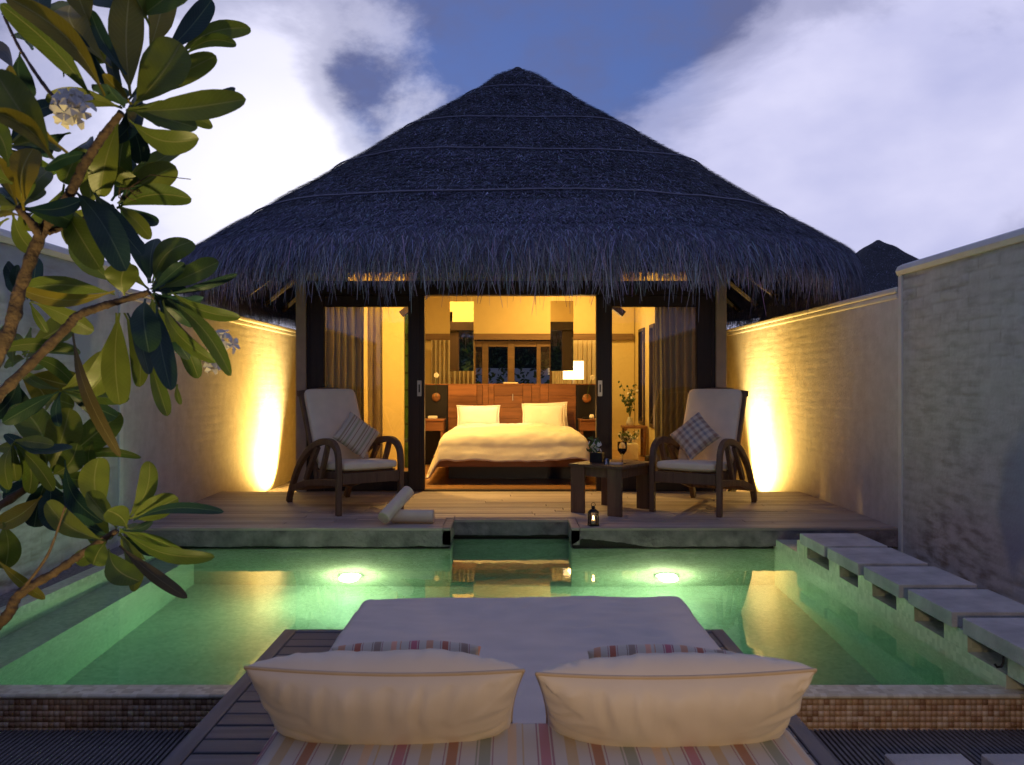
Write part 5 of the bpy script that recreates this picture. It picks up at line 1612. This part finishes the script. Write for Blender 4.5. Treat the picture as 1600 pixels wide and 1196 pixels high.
def slab_grid(name, x0, x1, y0, y1, z0, z1, mat, label, cat, seed, wr=0.012, rad=0.045, nx_=150, ny_=150, dome=0.012, group=None, wsc=(2.0, 6.0)):
    """soft rectangular cushion as a closed grid: top sheet with creases wrapped over rounded edges"""
    w_, d_, h_ = (x1 - x0), (y1 - y0), (z1 - z0)
    def prof(n, L_):
        """positions along one axis incl. rounding: returns (coord, inset from top) """
        a = np.linspace(0, math.pi / 2, 7)
        left = np.c_[rad * (1 - np.sin(a[::-1])) * 0 + rad - rad * np.cos(a[::-1] - math.pi / 2 + math.pi / 2), rad - rad * np.sin(a[::-1])]
        return left
    us = np.linspace(0, 1, nx_); vs_ = np.linspace(0, 1, ny_)
    # denser towards the borders
    us = 0.5 - 0.5 * np.cos(us * np.pi); vs_ = 0.5 - 0.5 * np.cos(vs_ * np.pi)
    u, v = np.meshgrid(us, vs_)
    X = x0 + w_ * u; Y = y0 + d_ * v
    def edge(s):
        s = np.clip(s / rad, 0, 1); return np.sqrt(np.clip(1 - (1 - s) ** 2, 0, 1))
    ex = edge(np.minimum(u, 1 - u) * w_); ey = edge(np.minimum(v, 1 - v) * d_)
    e_ = np.minimum(ex, ey) * 0.6 + ex * ey * 0.4
    P = np.c_[X.ravel() * wsc[0], Y.ravel() * wsc[1]]
    cre = (vnoise(P, 1.0, 4, seed) - 0.5).reshape(u.shape)
    P2 = np.c_[X.ravel() * wsc[0] * 2.2 + cre.ravel() * 2, Y.ravel() * wsc[1] * 1.8]
    rid = (1 - np.abs(vnoise(P2, 1.0, 3, seed + 5) - 0.5) * 4).reshape(u.shape)
    mask = np.clip(vnoise(np.c_[X.ravel(), Y.ravel()], 1.6, 2, seed + 8) * 2.4 - 0.9, 0, 1).reshape(u.shape)
    top = z1 - rad + rad * e_ + dome * ex * ey + wr * (cre + 0.35 * np.clip(rid, 0, 1) * mask) * np.minimum(1, e_ * 1.2)
    bot = z0 + rad * 0.6 * (1 - e_)
    # keep the corners round in plan
    n = nx_ * ny_
    Vt = np.c_[X.ravel(), Y.ravel(), top.ravel()]; Vb = np.c_[X.ravel(), Y.ravel(), bot.ravel()]
    cxm, cym = (x0 + x1) / 2, (y0 + y1) / 2
    for V in (Vt, Vb):
        dx = np.abs(V[:, 0] - cxm) - (w_ / 2 - rad); dy = np.abs(V[:, 1] - cym) - (d_ / 2 - rad)
        m_ = (dx > 0) & (dy > 0); rr_ = np.hypot(dx, dy); mx_ = np.maximum(dx, dy)
        f_ = np.where(m_ & (rr_ > 1e-6), mx_ / np.maximum(rr_, 1e-6), 1)
        V[:, 0] = np.where(m_, cxm + np.sign(V[:, 0] - cxm) * (w_ / 2 - rad + dx * f_), V[:, 0])
        V[:, 1] = np.where(m_, cym + np.sign(V[:, 1] - cym) * (d_ / 2 - rad + dy * f_), V[:, 1])
    idx = np.arange(n).reshape(ny_, nx_)
    F = np.c_[idx[:-1, :-1].ravel(), idx[:-1, 1:].ravel(), idx[1:, 1:].ravel(), idx[1:, :-1].ravel()]
    bd = np.r_[idx[0, :], idx[1:, -1], idx[-1, -2::-1], idx[-2:0:-1, 0]]
    nb = np.roll(bd, -1)
    side = np.c_[bd, bd + n, nb + n, nb]
    V = np.r_[Vt, Vb] - np.array([cxm, cym, z0])
    o = link(name, np_mesh(name, V, np.r_[F, F[:, ::-1] + n, side]), mat, smooth=True)
    o.location = (cxm, cym, z0)
    tag(o, label, cat, group)
    return o


MT = 0.216
mat_ = slab_grid("mattress", -0.605, 0.700, 1.20, 3.40, 0.0, MT, M['canvas'], "large pale daybed mattress on the dark timber platform", "mattress", 2, wr=0.032)
_w, _d, _r = 0.6525 - 0.006, 1.10 - 0.006, 0.045
_pts = []
for (_cx, _cy, _a0) in ((_w - _r, _d - _r, 0), (-_w + _r, _d - _r, 90), (-_w + _r, -_d + _r, 180), (_w - _r, -_d + _r, 270)):
    for _k in range(6):
        _a = R(_a0 + _k * 18); _pts.append(Vector((_cx + _r * math.cos(_a), _cy + _r * math.sin(_a), MT - 0.022)))
_sm = []
for _i in range(len(_pts)):
    _p, _q = _pts[_i], _pts[(_i + 1) % len(_pts)]
    _n = max(1, int((_q - _p).length / 0.05))
    for _j in range(_n):
        _v = _p.lerp(_q, _j / _n); _v.z += 0.004 * math.sin(_v.x * 19 + _v.y * 23); _sm.append(_v)
MB().tube(_sm + [_sm[0]], 0.0045, 6, cap=False).build("piping", M['canvas'], mat_, smooth=True)
slab_grid("striped_bolster", -0.545, 0.64, 1.25, 1.93, MT - 0.008, MT + 0.096, M['stripe'], "wide striped cushion lying at the near end of the mattress", "cushion", 6, wr=0.010, rad=0.05, nx_=90, ny_=60, wsc=(3, 3))

pillow("back_pillow", "large cream pillow with brown piping at the left of daybed", "pillow", M['satin'], 0.565, 0.45, 0.19, (-0.262, 1.885, 0.352), (R(47), R(1.0), R(1)),
       pipe=(M['piping'], 0.004), group="big cream pillows on the daybed", n=90, pleat=0.0066, corner=0.07, sag=0.12, seed=2, wrinkle=0.010)
pillow("back_pillow", "large cream pillow with brown piping at the right of daybed", "pillow", M['satin'], 0.565, 0.45, 0.19, (0.345, 1.885, 0.346), (R(47), R(-1.5), R(-2)),
       pipe=(M['piping'], 0.004), group="big cream pillows on the daybed", n=90, pleat=0.0074, corner=0.07, sag=0.12, seed=7, wrinkle=0.010)
SL = "striped lumbar cushions lying on the daybed"
for x, lab, sd in ((-0.265, "striped lumbar cushion showing above the left cream pillow", 4), (0.385, "striped lumbar cushion showing above the right cream pillow", 6)):
    pillow("lumbar_cushion", lab, "cushion", M['stripevivid'], 0.375, 0.24, 0.11, (x, 2.20, MT + 0.100 + (0.012 if x < 0 else 0.0)), (R(38), 0, R(2 if x < 0 else -3)), group=SL, n=34, corner=0.05, seed=sd)

# ================================================================== FRANGIPANI
tree = empty("frangipani_tree", (-1.75, 2.0, -0.449)); tag(tree, "frangipani tree with long olive leaves and white flowers at left", "tree")
TO = Vector((-1.75, 2.0, -0.449))


def q5(x, y, Y): return at(x / 2.99, y / 2.99, Y)
def q6(x, y, Y): return at(x / 2.0625, 380 + y / 2.0625, Y)


def limb(pts, r0, r1, name="branch", parent=None):
    sm = smooth_path([tuple(p - TO) for p in pts], 16)
    n = len(sm); rs = []
    for i in range(n):
        rs.append((r0 + (r1 - r0) * i / (n - 1)) * (1 + 0.07 * math.sin(i * 1.3) + 0.05 * math.sin(i * 2.9)))
    mb = MB(); mb.tube(sm, rs, 14)
    V_ = np.array(mb.v); nz_ = vnoise(V_, 70, 3, 2) - 0.5; ctr_ = np.repeat(np.array(sm), 14, axis=0)
    V_ = ctr_ + (V_ - ctr_) * (1 + 0.55 * nz_[:, None]); mb.v = [tuple(q) for q in V_]; return mb.build(name, M['bark'], parent or tree, smooth=True)


trunk = limb([Vector((-1.75, 2.0, -0.449)), Vector((-1.70, 2.0, 0.1)), Vector((-1.50, 1.98, 0.62))], 0.06, 0.045, "trunk")
limb([Vector((-1.50, 1.98, 0.62)), at(-120, 760, 1.95), at(0, 550, 1.9), at(34, 443, 1.88), at(67, 361, 1.86), at(104, 311, 1.84), at(134, 254, 1.82), at(160, 214, 1.80), at(190, 176, 1.78)], 0.0175, 0.0075)
limb([at(62, 368, 1.86), at(46, 345, 1.80), at(28, 325, 1.76)], 0.010, 0.007)
limb([at(75, 364, 1.86), at(120, 347, 1.90), at(178, 322, 1.94)], 0.007, 0.005)
limb([Vector((-1.50, 1.98, 0.62)), at(-60, 690, 2.05), at(0, 618, 2.1), at(97, 520, 2.12), at(121, 494, 2.12), at(160, 479, 2.12), at(189, 470, 2.12), at(233, 457, 2.12)], 0.0145, 0.0075)
limb([Vector((-1.70, 2.0, 0.1)), at(-120, 1060, 2.15), at(0, 974, 2.15), at(29, 930, 2.15), at(87, 894, 2.15), at(136, 860, 2.15), at(183, 829, 2.15)], 0.017, 0.007)
limb([at(22, 937, 2.15), at(73, 870, 2.12), at(102, 792, 2.10)], 0.004, 0.0025)
limb([Vector((-1.50, 1.98, 0.62)), at(-80, 820, 2.4), at(0, 790, 2.6), at(72, 742, 2.65)], 0.02, 0.010)

leaf_rr = random.Random(21)
NLEAF = [0]


def leaf(base, tip, wid, kind='leaf', roll=None, bend=None, curl=0.0):
    """one obovate frangipani leaf from base to tip; wid = full width at the widest"""
    base, tip = Vector(base), Vector(tip)
    d = tip - base; L_ = d.length; d.normalize()
    view = (Vector((0, 0, CAMZ)) - (base + tip) / 2).normalized()
    side = d.cross(view).normalized()
    roll = leaf_rr.uniform(-0.55, 0.55) if roll is None else roll
    side = (Matrix.Rotation(roll, 3, d) @ side).normalized()
    nrm = side.cross(d).normalized()
    wid = 0.88 * wid / max(0.55, math.cos(roll))
    bend = leaf_rr.uniform(-0.14, 0.14) if bend is None else bend
    sag = leaf_rr.uniform(-0.12, 0.04); arch = leaf_rr.uniform(-0.06, 0.14); tw = leaf_rr.uniform(-0.5, 0.5)
    ST = [0, .05, .10, .18, .28, .38, .48, .58, .68, .77, .85, .91, .95, .98, 1.0]
    ns, nc = len(ST) - 1, 6
    pet = 0.0028 / max(wid / 2, 1e-4)
    V, UV, F = [], [], []
    fold = leaf_rr.uniform(0.10, 0.28)
    wav = leaf_rr.uniform(0, 6.28)
    for i in range(ns + 1):
        s_ = ST[i]
        # petiole then blade, blunt rounded tip
        b_ = max(0.0, (s_ - 0.07) / 0.93)
        w = (math.sin(math.pi / 2 * min(1, b_ / 0.62)) ** 0.95 if b_ < 0.62 else math.sqrt(max(0.0, 1 - ((b_ - 0.62) / 0.38) ** 2.3))) if b_ > 0 else 0
        w = max(w, pet if s_ < 0.97 else 0.02) * wid / 2
        c = base + d * (L_ * s_) + side * (bend * L_ * math.sin(math.pi * s_)) + nrm * (arch * L_ * math.sin(math.pi * s_)) + Vector((0, 0, sag * L_ * s_ * s_))
        for j in range(nc + 1):
            a = (j / nc - 0.5) * 2
            off = nrm * (fold * abs(a) * w + 0.07 * w * math.sin(s_ * 17 + wav + (3 if a > 0 else 0)) * abs(a) + curl * w * a * a)
            V.append(c + side * (a * w) + off + nrm * (tw * a * w * s_) - TO); UV.append((j / nc, s_))
    for i in range(ns):
        for j in range(nc):
            q = i * (nc + 1) + j
            F.append((q, q + 1, q + nc + 2, q + nc + 1))
    o = link("leaf", np_mesh("leaf", [tuple(v) for v in V], F, uv=UV), M[kind], tree, smooth=True)
    NLEAF[0] += 1
    return o


def L5(Y, bx, by, tx, ty, w, kind='leaf', dY=0.0, **k):
    leaf(q5(bx, by, Y), q5(tx, ty, Y + dY), w / 2.99 * Y / 1320, kind, **k)


def L6(Y, bx, by, tx, ty, w, kind='leaf', dY=0.0, **k):
    leaf(q6(bx, by, Y), q6(tx, ty, Y + dY), w / 2.0625 * Y / 1320, kind, **k)


# top rosette (upper right of the main branch)
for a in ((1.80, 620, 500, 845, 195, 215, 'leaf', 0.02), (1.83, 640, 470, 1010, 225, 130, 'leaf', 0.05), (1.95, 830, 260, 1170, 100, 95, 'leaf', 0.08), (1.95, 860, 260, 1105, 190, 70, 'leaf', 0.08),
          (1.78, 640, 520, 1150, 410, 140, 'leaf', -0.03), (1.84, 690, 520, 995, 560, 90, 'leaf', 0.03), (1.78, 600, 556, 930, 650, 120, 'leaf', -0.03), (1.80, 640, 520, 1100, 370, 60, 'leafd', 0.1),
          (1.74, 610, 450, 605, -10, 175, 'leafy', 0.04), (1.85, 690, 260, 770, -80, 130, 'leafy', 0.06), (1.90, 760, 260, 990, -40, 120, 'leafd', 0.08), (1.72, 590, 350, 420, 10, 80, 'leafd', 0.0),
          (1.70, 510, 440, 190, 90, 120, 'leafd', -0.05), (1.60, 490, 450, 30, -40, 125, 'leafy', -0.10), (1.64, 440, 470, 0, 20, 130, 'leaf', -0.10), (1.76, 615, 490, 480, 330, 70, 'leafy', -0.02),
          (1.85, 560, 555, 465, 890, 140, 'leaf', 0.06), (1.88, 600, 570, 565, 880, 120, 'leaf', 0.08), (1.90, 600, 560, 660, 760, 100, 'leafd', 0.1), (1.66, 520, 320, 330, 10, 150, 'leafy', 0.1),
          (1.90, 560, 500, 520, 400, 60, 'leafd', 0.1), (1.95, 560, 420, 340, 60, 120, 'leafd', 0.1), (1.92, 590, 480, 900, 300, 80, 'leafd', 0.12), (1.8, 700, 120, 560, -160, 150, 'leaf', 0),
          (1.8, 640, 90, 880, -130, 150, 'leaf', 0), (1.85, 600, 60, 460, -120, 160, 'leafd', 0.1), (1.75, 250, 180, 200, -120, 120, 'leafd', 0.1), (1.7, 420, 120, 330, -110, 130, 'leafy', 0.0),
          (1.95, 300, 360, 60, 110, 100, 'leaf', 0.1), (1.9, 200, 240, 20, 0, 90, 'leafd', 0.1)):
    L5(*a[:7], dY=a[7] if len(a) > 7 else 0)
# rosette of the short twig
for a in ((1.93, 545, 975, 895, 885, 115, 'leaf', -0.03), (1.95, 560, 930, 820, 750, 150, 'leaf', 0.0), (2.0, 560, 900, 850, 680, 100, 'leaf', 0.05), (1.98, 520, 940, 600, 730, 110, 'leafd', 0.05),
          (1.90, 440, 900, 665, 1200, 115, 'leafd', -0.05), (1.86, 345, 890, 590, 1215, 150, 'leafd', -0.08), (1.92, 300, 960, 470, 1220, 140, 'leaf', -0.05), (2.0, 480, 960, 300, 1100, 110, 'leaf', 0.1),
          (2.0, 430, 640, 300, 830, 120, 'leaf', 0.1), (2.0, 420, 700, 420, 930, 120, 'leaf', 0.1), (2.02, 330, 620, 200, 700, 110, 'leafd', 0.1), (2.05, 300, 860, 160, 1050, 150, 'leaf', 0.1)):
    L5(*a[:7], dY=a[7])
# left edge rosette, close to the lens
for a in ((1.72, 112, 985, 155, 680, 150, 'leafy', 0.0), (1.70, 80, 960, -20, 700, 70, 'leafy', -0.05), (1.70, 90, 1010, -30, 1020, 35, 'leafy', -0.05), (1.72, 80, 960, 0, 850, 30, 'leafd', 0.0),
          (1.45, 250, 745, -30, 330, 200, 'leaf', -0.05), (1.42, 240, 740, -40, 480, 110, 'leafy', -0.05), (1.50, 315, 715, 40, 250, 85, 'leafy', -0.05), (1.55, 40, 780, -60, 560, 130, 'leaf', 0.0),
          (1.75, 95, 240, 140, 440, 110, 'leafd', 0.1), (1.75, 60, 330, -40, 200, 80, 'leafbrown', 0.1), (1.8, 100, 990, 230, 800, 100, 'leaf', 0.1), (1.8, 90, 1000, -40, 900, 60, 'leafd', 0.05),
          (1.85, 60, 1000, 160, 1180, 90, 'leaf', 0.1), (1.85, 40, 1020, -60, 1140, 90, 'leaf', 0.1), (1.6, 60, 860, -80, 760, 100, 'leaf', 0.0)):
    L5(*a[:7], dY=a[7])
# rosette at the end of the middle branch
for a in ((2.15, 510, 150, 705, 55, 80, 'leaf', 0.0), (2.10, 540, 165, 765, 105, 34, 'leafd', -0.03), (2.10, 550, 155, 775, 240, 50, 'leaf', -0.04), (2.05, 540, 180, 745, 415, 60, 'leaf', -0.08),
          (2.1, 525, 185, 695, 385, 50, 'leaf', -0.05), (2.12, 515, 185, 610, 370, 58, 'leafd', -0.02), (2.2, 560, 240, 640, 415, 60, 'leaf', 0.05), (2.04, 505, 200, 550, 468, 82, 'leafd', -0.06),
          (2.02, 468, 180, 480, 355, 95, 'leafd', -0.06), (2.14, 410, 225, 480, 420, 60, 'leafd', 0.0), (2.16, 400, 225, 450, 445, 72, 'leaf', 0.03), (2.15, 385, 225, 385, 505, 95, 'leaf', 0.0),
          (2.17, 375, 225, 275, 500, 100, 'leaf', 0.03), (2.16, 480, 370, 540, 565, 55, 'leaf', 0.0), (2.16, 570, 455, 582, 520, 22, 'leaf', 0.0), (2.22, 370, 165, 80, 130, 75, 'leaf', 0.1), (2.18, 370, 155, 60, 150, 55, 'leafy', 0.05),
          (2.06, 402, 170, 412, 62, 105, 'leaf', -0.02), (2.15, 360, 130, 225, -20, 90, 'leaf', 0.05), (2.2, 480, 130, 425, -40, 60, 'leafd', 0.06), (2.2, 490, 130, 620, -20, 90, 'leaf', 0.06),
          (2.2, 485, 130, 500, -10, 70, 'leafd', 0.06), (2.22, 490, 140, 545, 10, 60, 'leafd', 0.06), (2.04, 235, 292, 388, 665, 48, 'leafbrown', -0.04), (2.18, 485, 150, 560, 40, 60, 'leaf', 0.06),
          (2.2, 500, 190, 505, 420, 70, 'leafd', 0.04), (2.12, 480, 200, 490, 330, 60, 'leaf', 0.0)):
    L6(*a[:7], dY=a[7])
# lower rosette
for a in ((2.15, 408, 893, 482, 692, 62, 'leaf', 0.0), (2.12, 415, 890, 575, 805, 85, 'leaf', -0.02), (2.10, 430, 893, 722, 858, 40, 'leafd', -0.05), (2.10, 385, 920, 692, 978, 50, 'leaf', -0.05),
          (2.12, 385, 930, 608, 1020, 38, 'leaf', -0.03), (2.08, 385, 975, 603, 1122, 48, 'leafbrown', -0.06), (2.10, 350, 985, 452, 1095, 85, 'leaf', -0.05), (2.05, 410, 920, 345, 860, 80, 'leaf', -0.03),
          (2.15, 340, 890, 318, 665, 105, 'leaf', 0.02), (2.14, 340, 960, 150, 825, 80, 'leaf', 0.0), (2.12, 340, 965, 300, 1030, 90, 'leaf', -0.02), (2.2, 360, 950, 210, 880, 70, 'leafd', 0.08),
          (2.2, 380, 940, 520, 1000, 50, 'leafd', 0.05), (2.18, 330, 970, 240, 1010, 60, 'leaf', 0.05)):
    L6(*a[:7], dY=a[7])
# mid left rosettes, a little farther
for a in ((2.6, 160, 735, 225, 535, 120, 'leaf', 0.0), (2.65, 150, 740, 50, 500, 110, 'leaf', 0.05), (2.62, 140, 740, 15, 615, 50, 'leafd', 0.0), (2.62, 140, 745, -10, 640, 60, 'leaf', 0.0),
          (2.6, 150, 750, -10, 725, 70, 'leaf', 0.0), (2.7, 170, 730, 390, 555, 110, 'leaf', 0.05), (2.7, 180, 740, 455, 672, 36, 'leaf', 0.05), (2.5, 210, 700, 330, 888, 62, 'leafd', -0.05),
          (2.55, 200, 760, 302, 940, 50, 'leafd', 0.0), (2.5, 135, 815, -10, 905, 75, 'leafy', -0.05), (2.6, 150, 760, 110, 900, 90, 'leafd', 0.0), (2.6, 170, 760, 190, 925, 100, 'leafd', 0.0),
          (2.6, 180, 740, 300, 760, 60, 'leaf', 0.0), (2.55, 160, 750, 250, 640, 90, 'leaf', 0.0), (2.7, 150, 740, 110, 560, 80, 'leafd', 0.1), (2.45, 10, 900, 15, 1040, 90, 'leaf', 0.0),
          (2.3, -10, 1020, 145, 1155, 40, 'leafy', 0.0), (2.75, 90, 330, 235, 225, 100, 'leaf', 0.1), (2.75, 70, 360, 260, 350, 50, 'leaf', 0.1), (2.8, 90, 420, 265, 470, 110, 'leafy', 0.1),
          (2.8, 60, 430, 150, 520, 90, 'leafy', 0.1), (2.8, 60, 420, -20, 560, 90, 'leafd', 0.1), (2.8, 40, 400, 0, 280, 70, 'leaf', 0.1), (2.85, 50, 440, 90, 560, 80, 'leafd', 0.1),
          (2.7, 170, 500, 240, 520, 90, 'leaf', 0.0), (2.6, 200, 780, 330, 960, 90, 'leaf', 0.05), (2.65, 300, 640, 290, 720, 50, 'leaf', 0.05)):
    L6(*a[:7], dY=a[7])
# the crown carries on beyond the left of the picture
for k in range(40):
    c = Vector((-1.75 + leaf_rr.uniform(-0.5, 0.15), 2.0 + leaf_rr.uniform(-0.6, 0.6), leaf_rr.uniform(0.4, 2.1)))
    a = leaf_rr.uniform(0, 6.28); dd = Vector((math.cos(a), math.sin(a), leaf_rr.uniform(-0.5, 0.8))).normalized()
    leaf(c, c + dd * leaf_rr.uniform(0.18, 0.27), leaf_rr.uniform(0.05, 0.08), leaf_rr.choice(['leaf', 'leaf', 'leafd', 'leafy']))


def rosette(c, axis, n, lo, hi, seed):
    rr = random.Random(seed); axis = Vector(axis).normalized()
    for k in range(n):
        v = Vector((rr.gauss(0, 1), rr.gauss(0, 1), rr.gauss(0, 1))).normalized()
        v = (v + axis * 0.45 + Vector((0, 0.35, 0))).normalized()
        L_ = rr.uniform(lo, hi)
        leaf(c + v * 0.006, c + v * L_, L_ * rr.uniform(0.26, 0.34), rr.choice(['leaf', 'leafd', 'leafd', 'leaf']), roll=rr.uniform(-1.0, 1.0))


rosette(at(196, 170, 1.79), (0.3, 0.2, 0.9), 9, 0.08, 0.17, 1)
rosette(at(150, 240, 1.86), (0.2, 0.5, -0.4), 4, 0.10, 0.17, 11)
rosette(at(181, 320, 1.95), (0.8, 0.2, 0.1), 6, 0.07, 0.15, 2)
rosette(at(30, 326, 1.77), (-0.3, 0.2, 0.8), 10, 0.07, 0.14, 3)
rosette(at(236, 456, 2.13), (0.8, 0.1, 0.0), 9, 0.08, 0.18, 4)
rosette(at(185, 829, 2.15), (0.7, 0.1, 0.2), 6, 0.07, 0.16, 5)
rosette(at(73, 741, 2.66), (0.4, 0.1, 0.2), 7, 0.10, 0.22, 6)
rosette(at(40, 560, 2.8), (0.2, 0.3, 0.2), 6, 0.10, 0.24, 7)
rosette(at(45, 470, 2.5), (0.2, 0.1, 0.2), 8, 0.10, 0.20, 17)
rosette(at(95, 610, 2.5), (0.3, 0.1, -0.2), 9, 0.10, 0.19, 18)
rosette(at(20, 690, 2.4), (0.2, 0.1, 0.0), 8, 0.10, 0.19, 19)
rosette(at(10, 230, 1.9), (-0.1, 0.3, 0.5), 10, 0.10, 0.20, 8)
rosette(at(60, 60, 1.9), (0.1, 0.3, 0.5), 10, 0.12, 0.20, 9)


def flower_cluster(c, R_, n, seed, mat):
    rr = random.Random(seed)
    for k in range(n):
        o_ = Vector((rr.gauss(0, 1), rr.gauss(0, 1), rr.gauss(0, 1))).normalized() * R_ * rr.uniform(0.35, 1)
        ctr = c + o_; ax = (o_.normalized() + Vector((0, -0.8, 0.2))).normalized()
        u = ax.orthogonal().normalized(); v = ax.cross(u)
        mb = MB()
        for j in range(5):
            a = j * 1.2566 + rr.uniform(-.1, .1)
            dr = (u * math.cos(a) + v * math.sin(a)); sd = ax.cross(dr)
            r_ = 0.026
            P = [ctr, ctr + dr * r_ * 0.5 + sd * r_ * 0.32 + ax * 0.004, ctr + dr * r_ * 1.0 + sd * r_ * 0.15 + ax * 0.001, ctr + dr * r_ * 1.05 - sd * r_ * 0.1, ctr + dr * r_ * 0.55 - sd * r_ * 0.28 + ax * 0.007]
            mb.add([q - TO for q in P], [(0, 1, 2, 3, 4)])
        fo = mb.build("flower", mat, tree)
        MB().tube([ctr - TO, (ctr * 0.45 + c * 0.55) - TO], 0.0025, 4).build("stalk", M['greens'], fo)


flower_cluster(q5(310, 500, 1.62), 0.035, 13, 4, M['petal'])
limb([q5(310, 500, 1.62), q5(230, 430, 1.65), q5(100, 240, 1.70), q5(20, 80, 1.72)], 0.004, 0.003, "flower_stalk")
flower_cluster(at(345, 538, 2.25), 0.03, 11, 6, M['petal'])
flower_cluster(at(330, 572, 2.27), 0.02, 5, 8, M['petal'])
limb([at(233, 457, 2.15), at(290, 520, 2.22), at(335, 560, 2.26)], 0.004, 0.0025, "flower_stalk")
# dry flower stalk
mb = MB()
for k in range(7):
    a = leaf_rr.uniform(0, 6.28)
    p0 = q5(600, 880, 1.90) - TO
    mb.tube([p0, p0 + Vector((0.02 * math.cos(a), 0, 0.02 * math.sin(a))), p0 + Vector((0.035 * math.cos(a + 0.7), 0.01, 0.03 * math.sin(a + 0.7)))], 0.0012, 4)
mb.tube([p0, p0 + Vector((0.05, 0, 0.03)), p0 + Vector((0.14, 0, 0.02))], 0.0012, 4)
mb.build("dry_flower_stalk", M['bark'], tree)
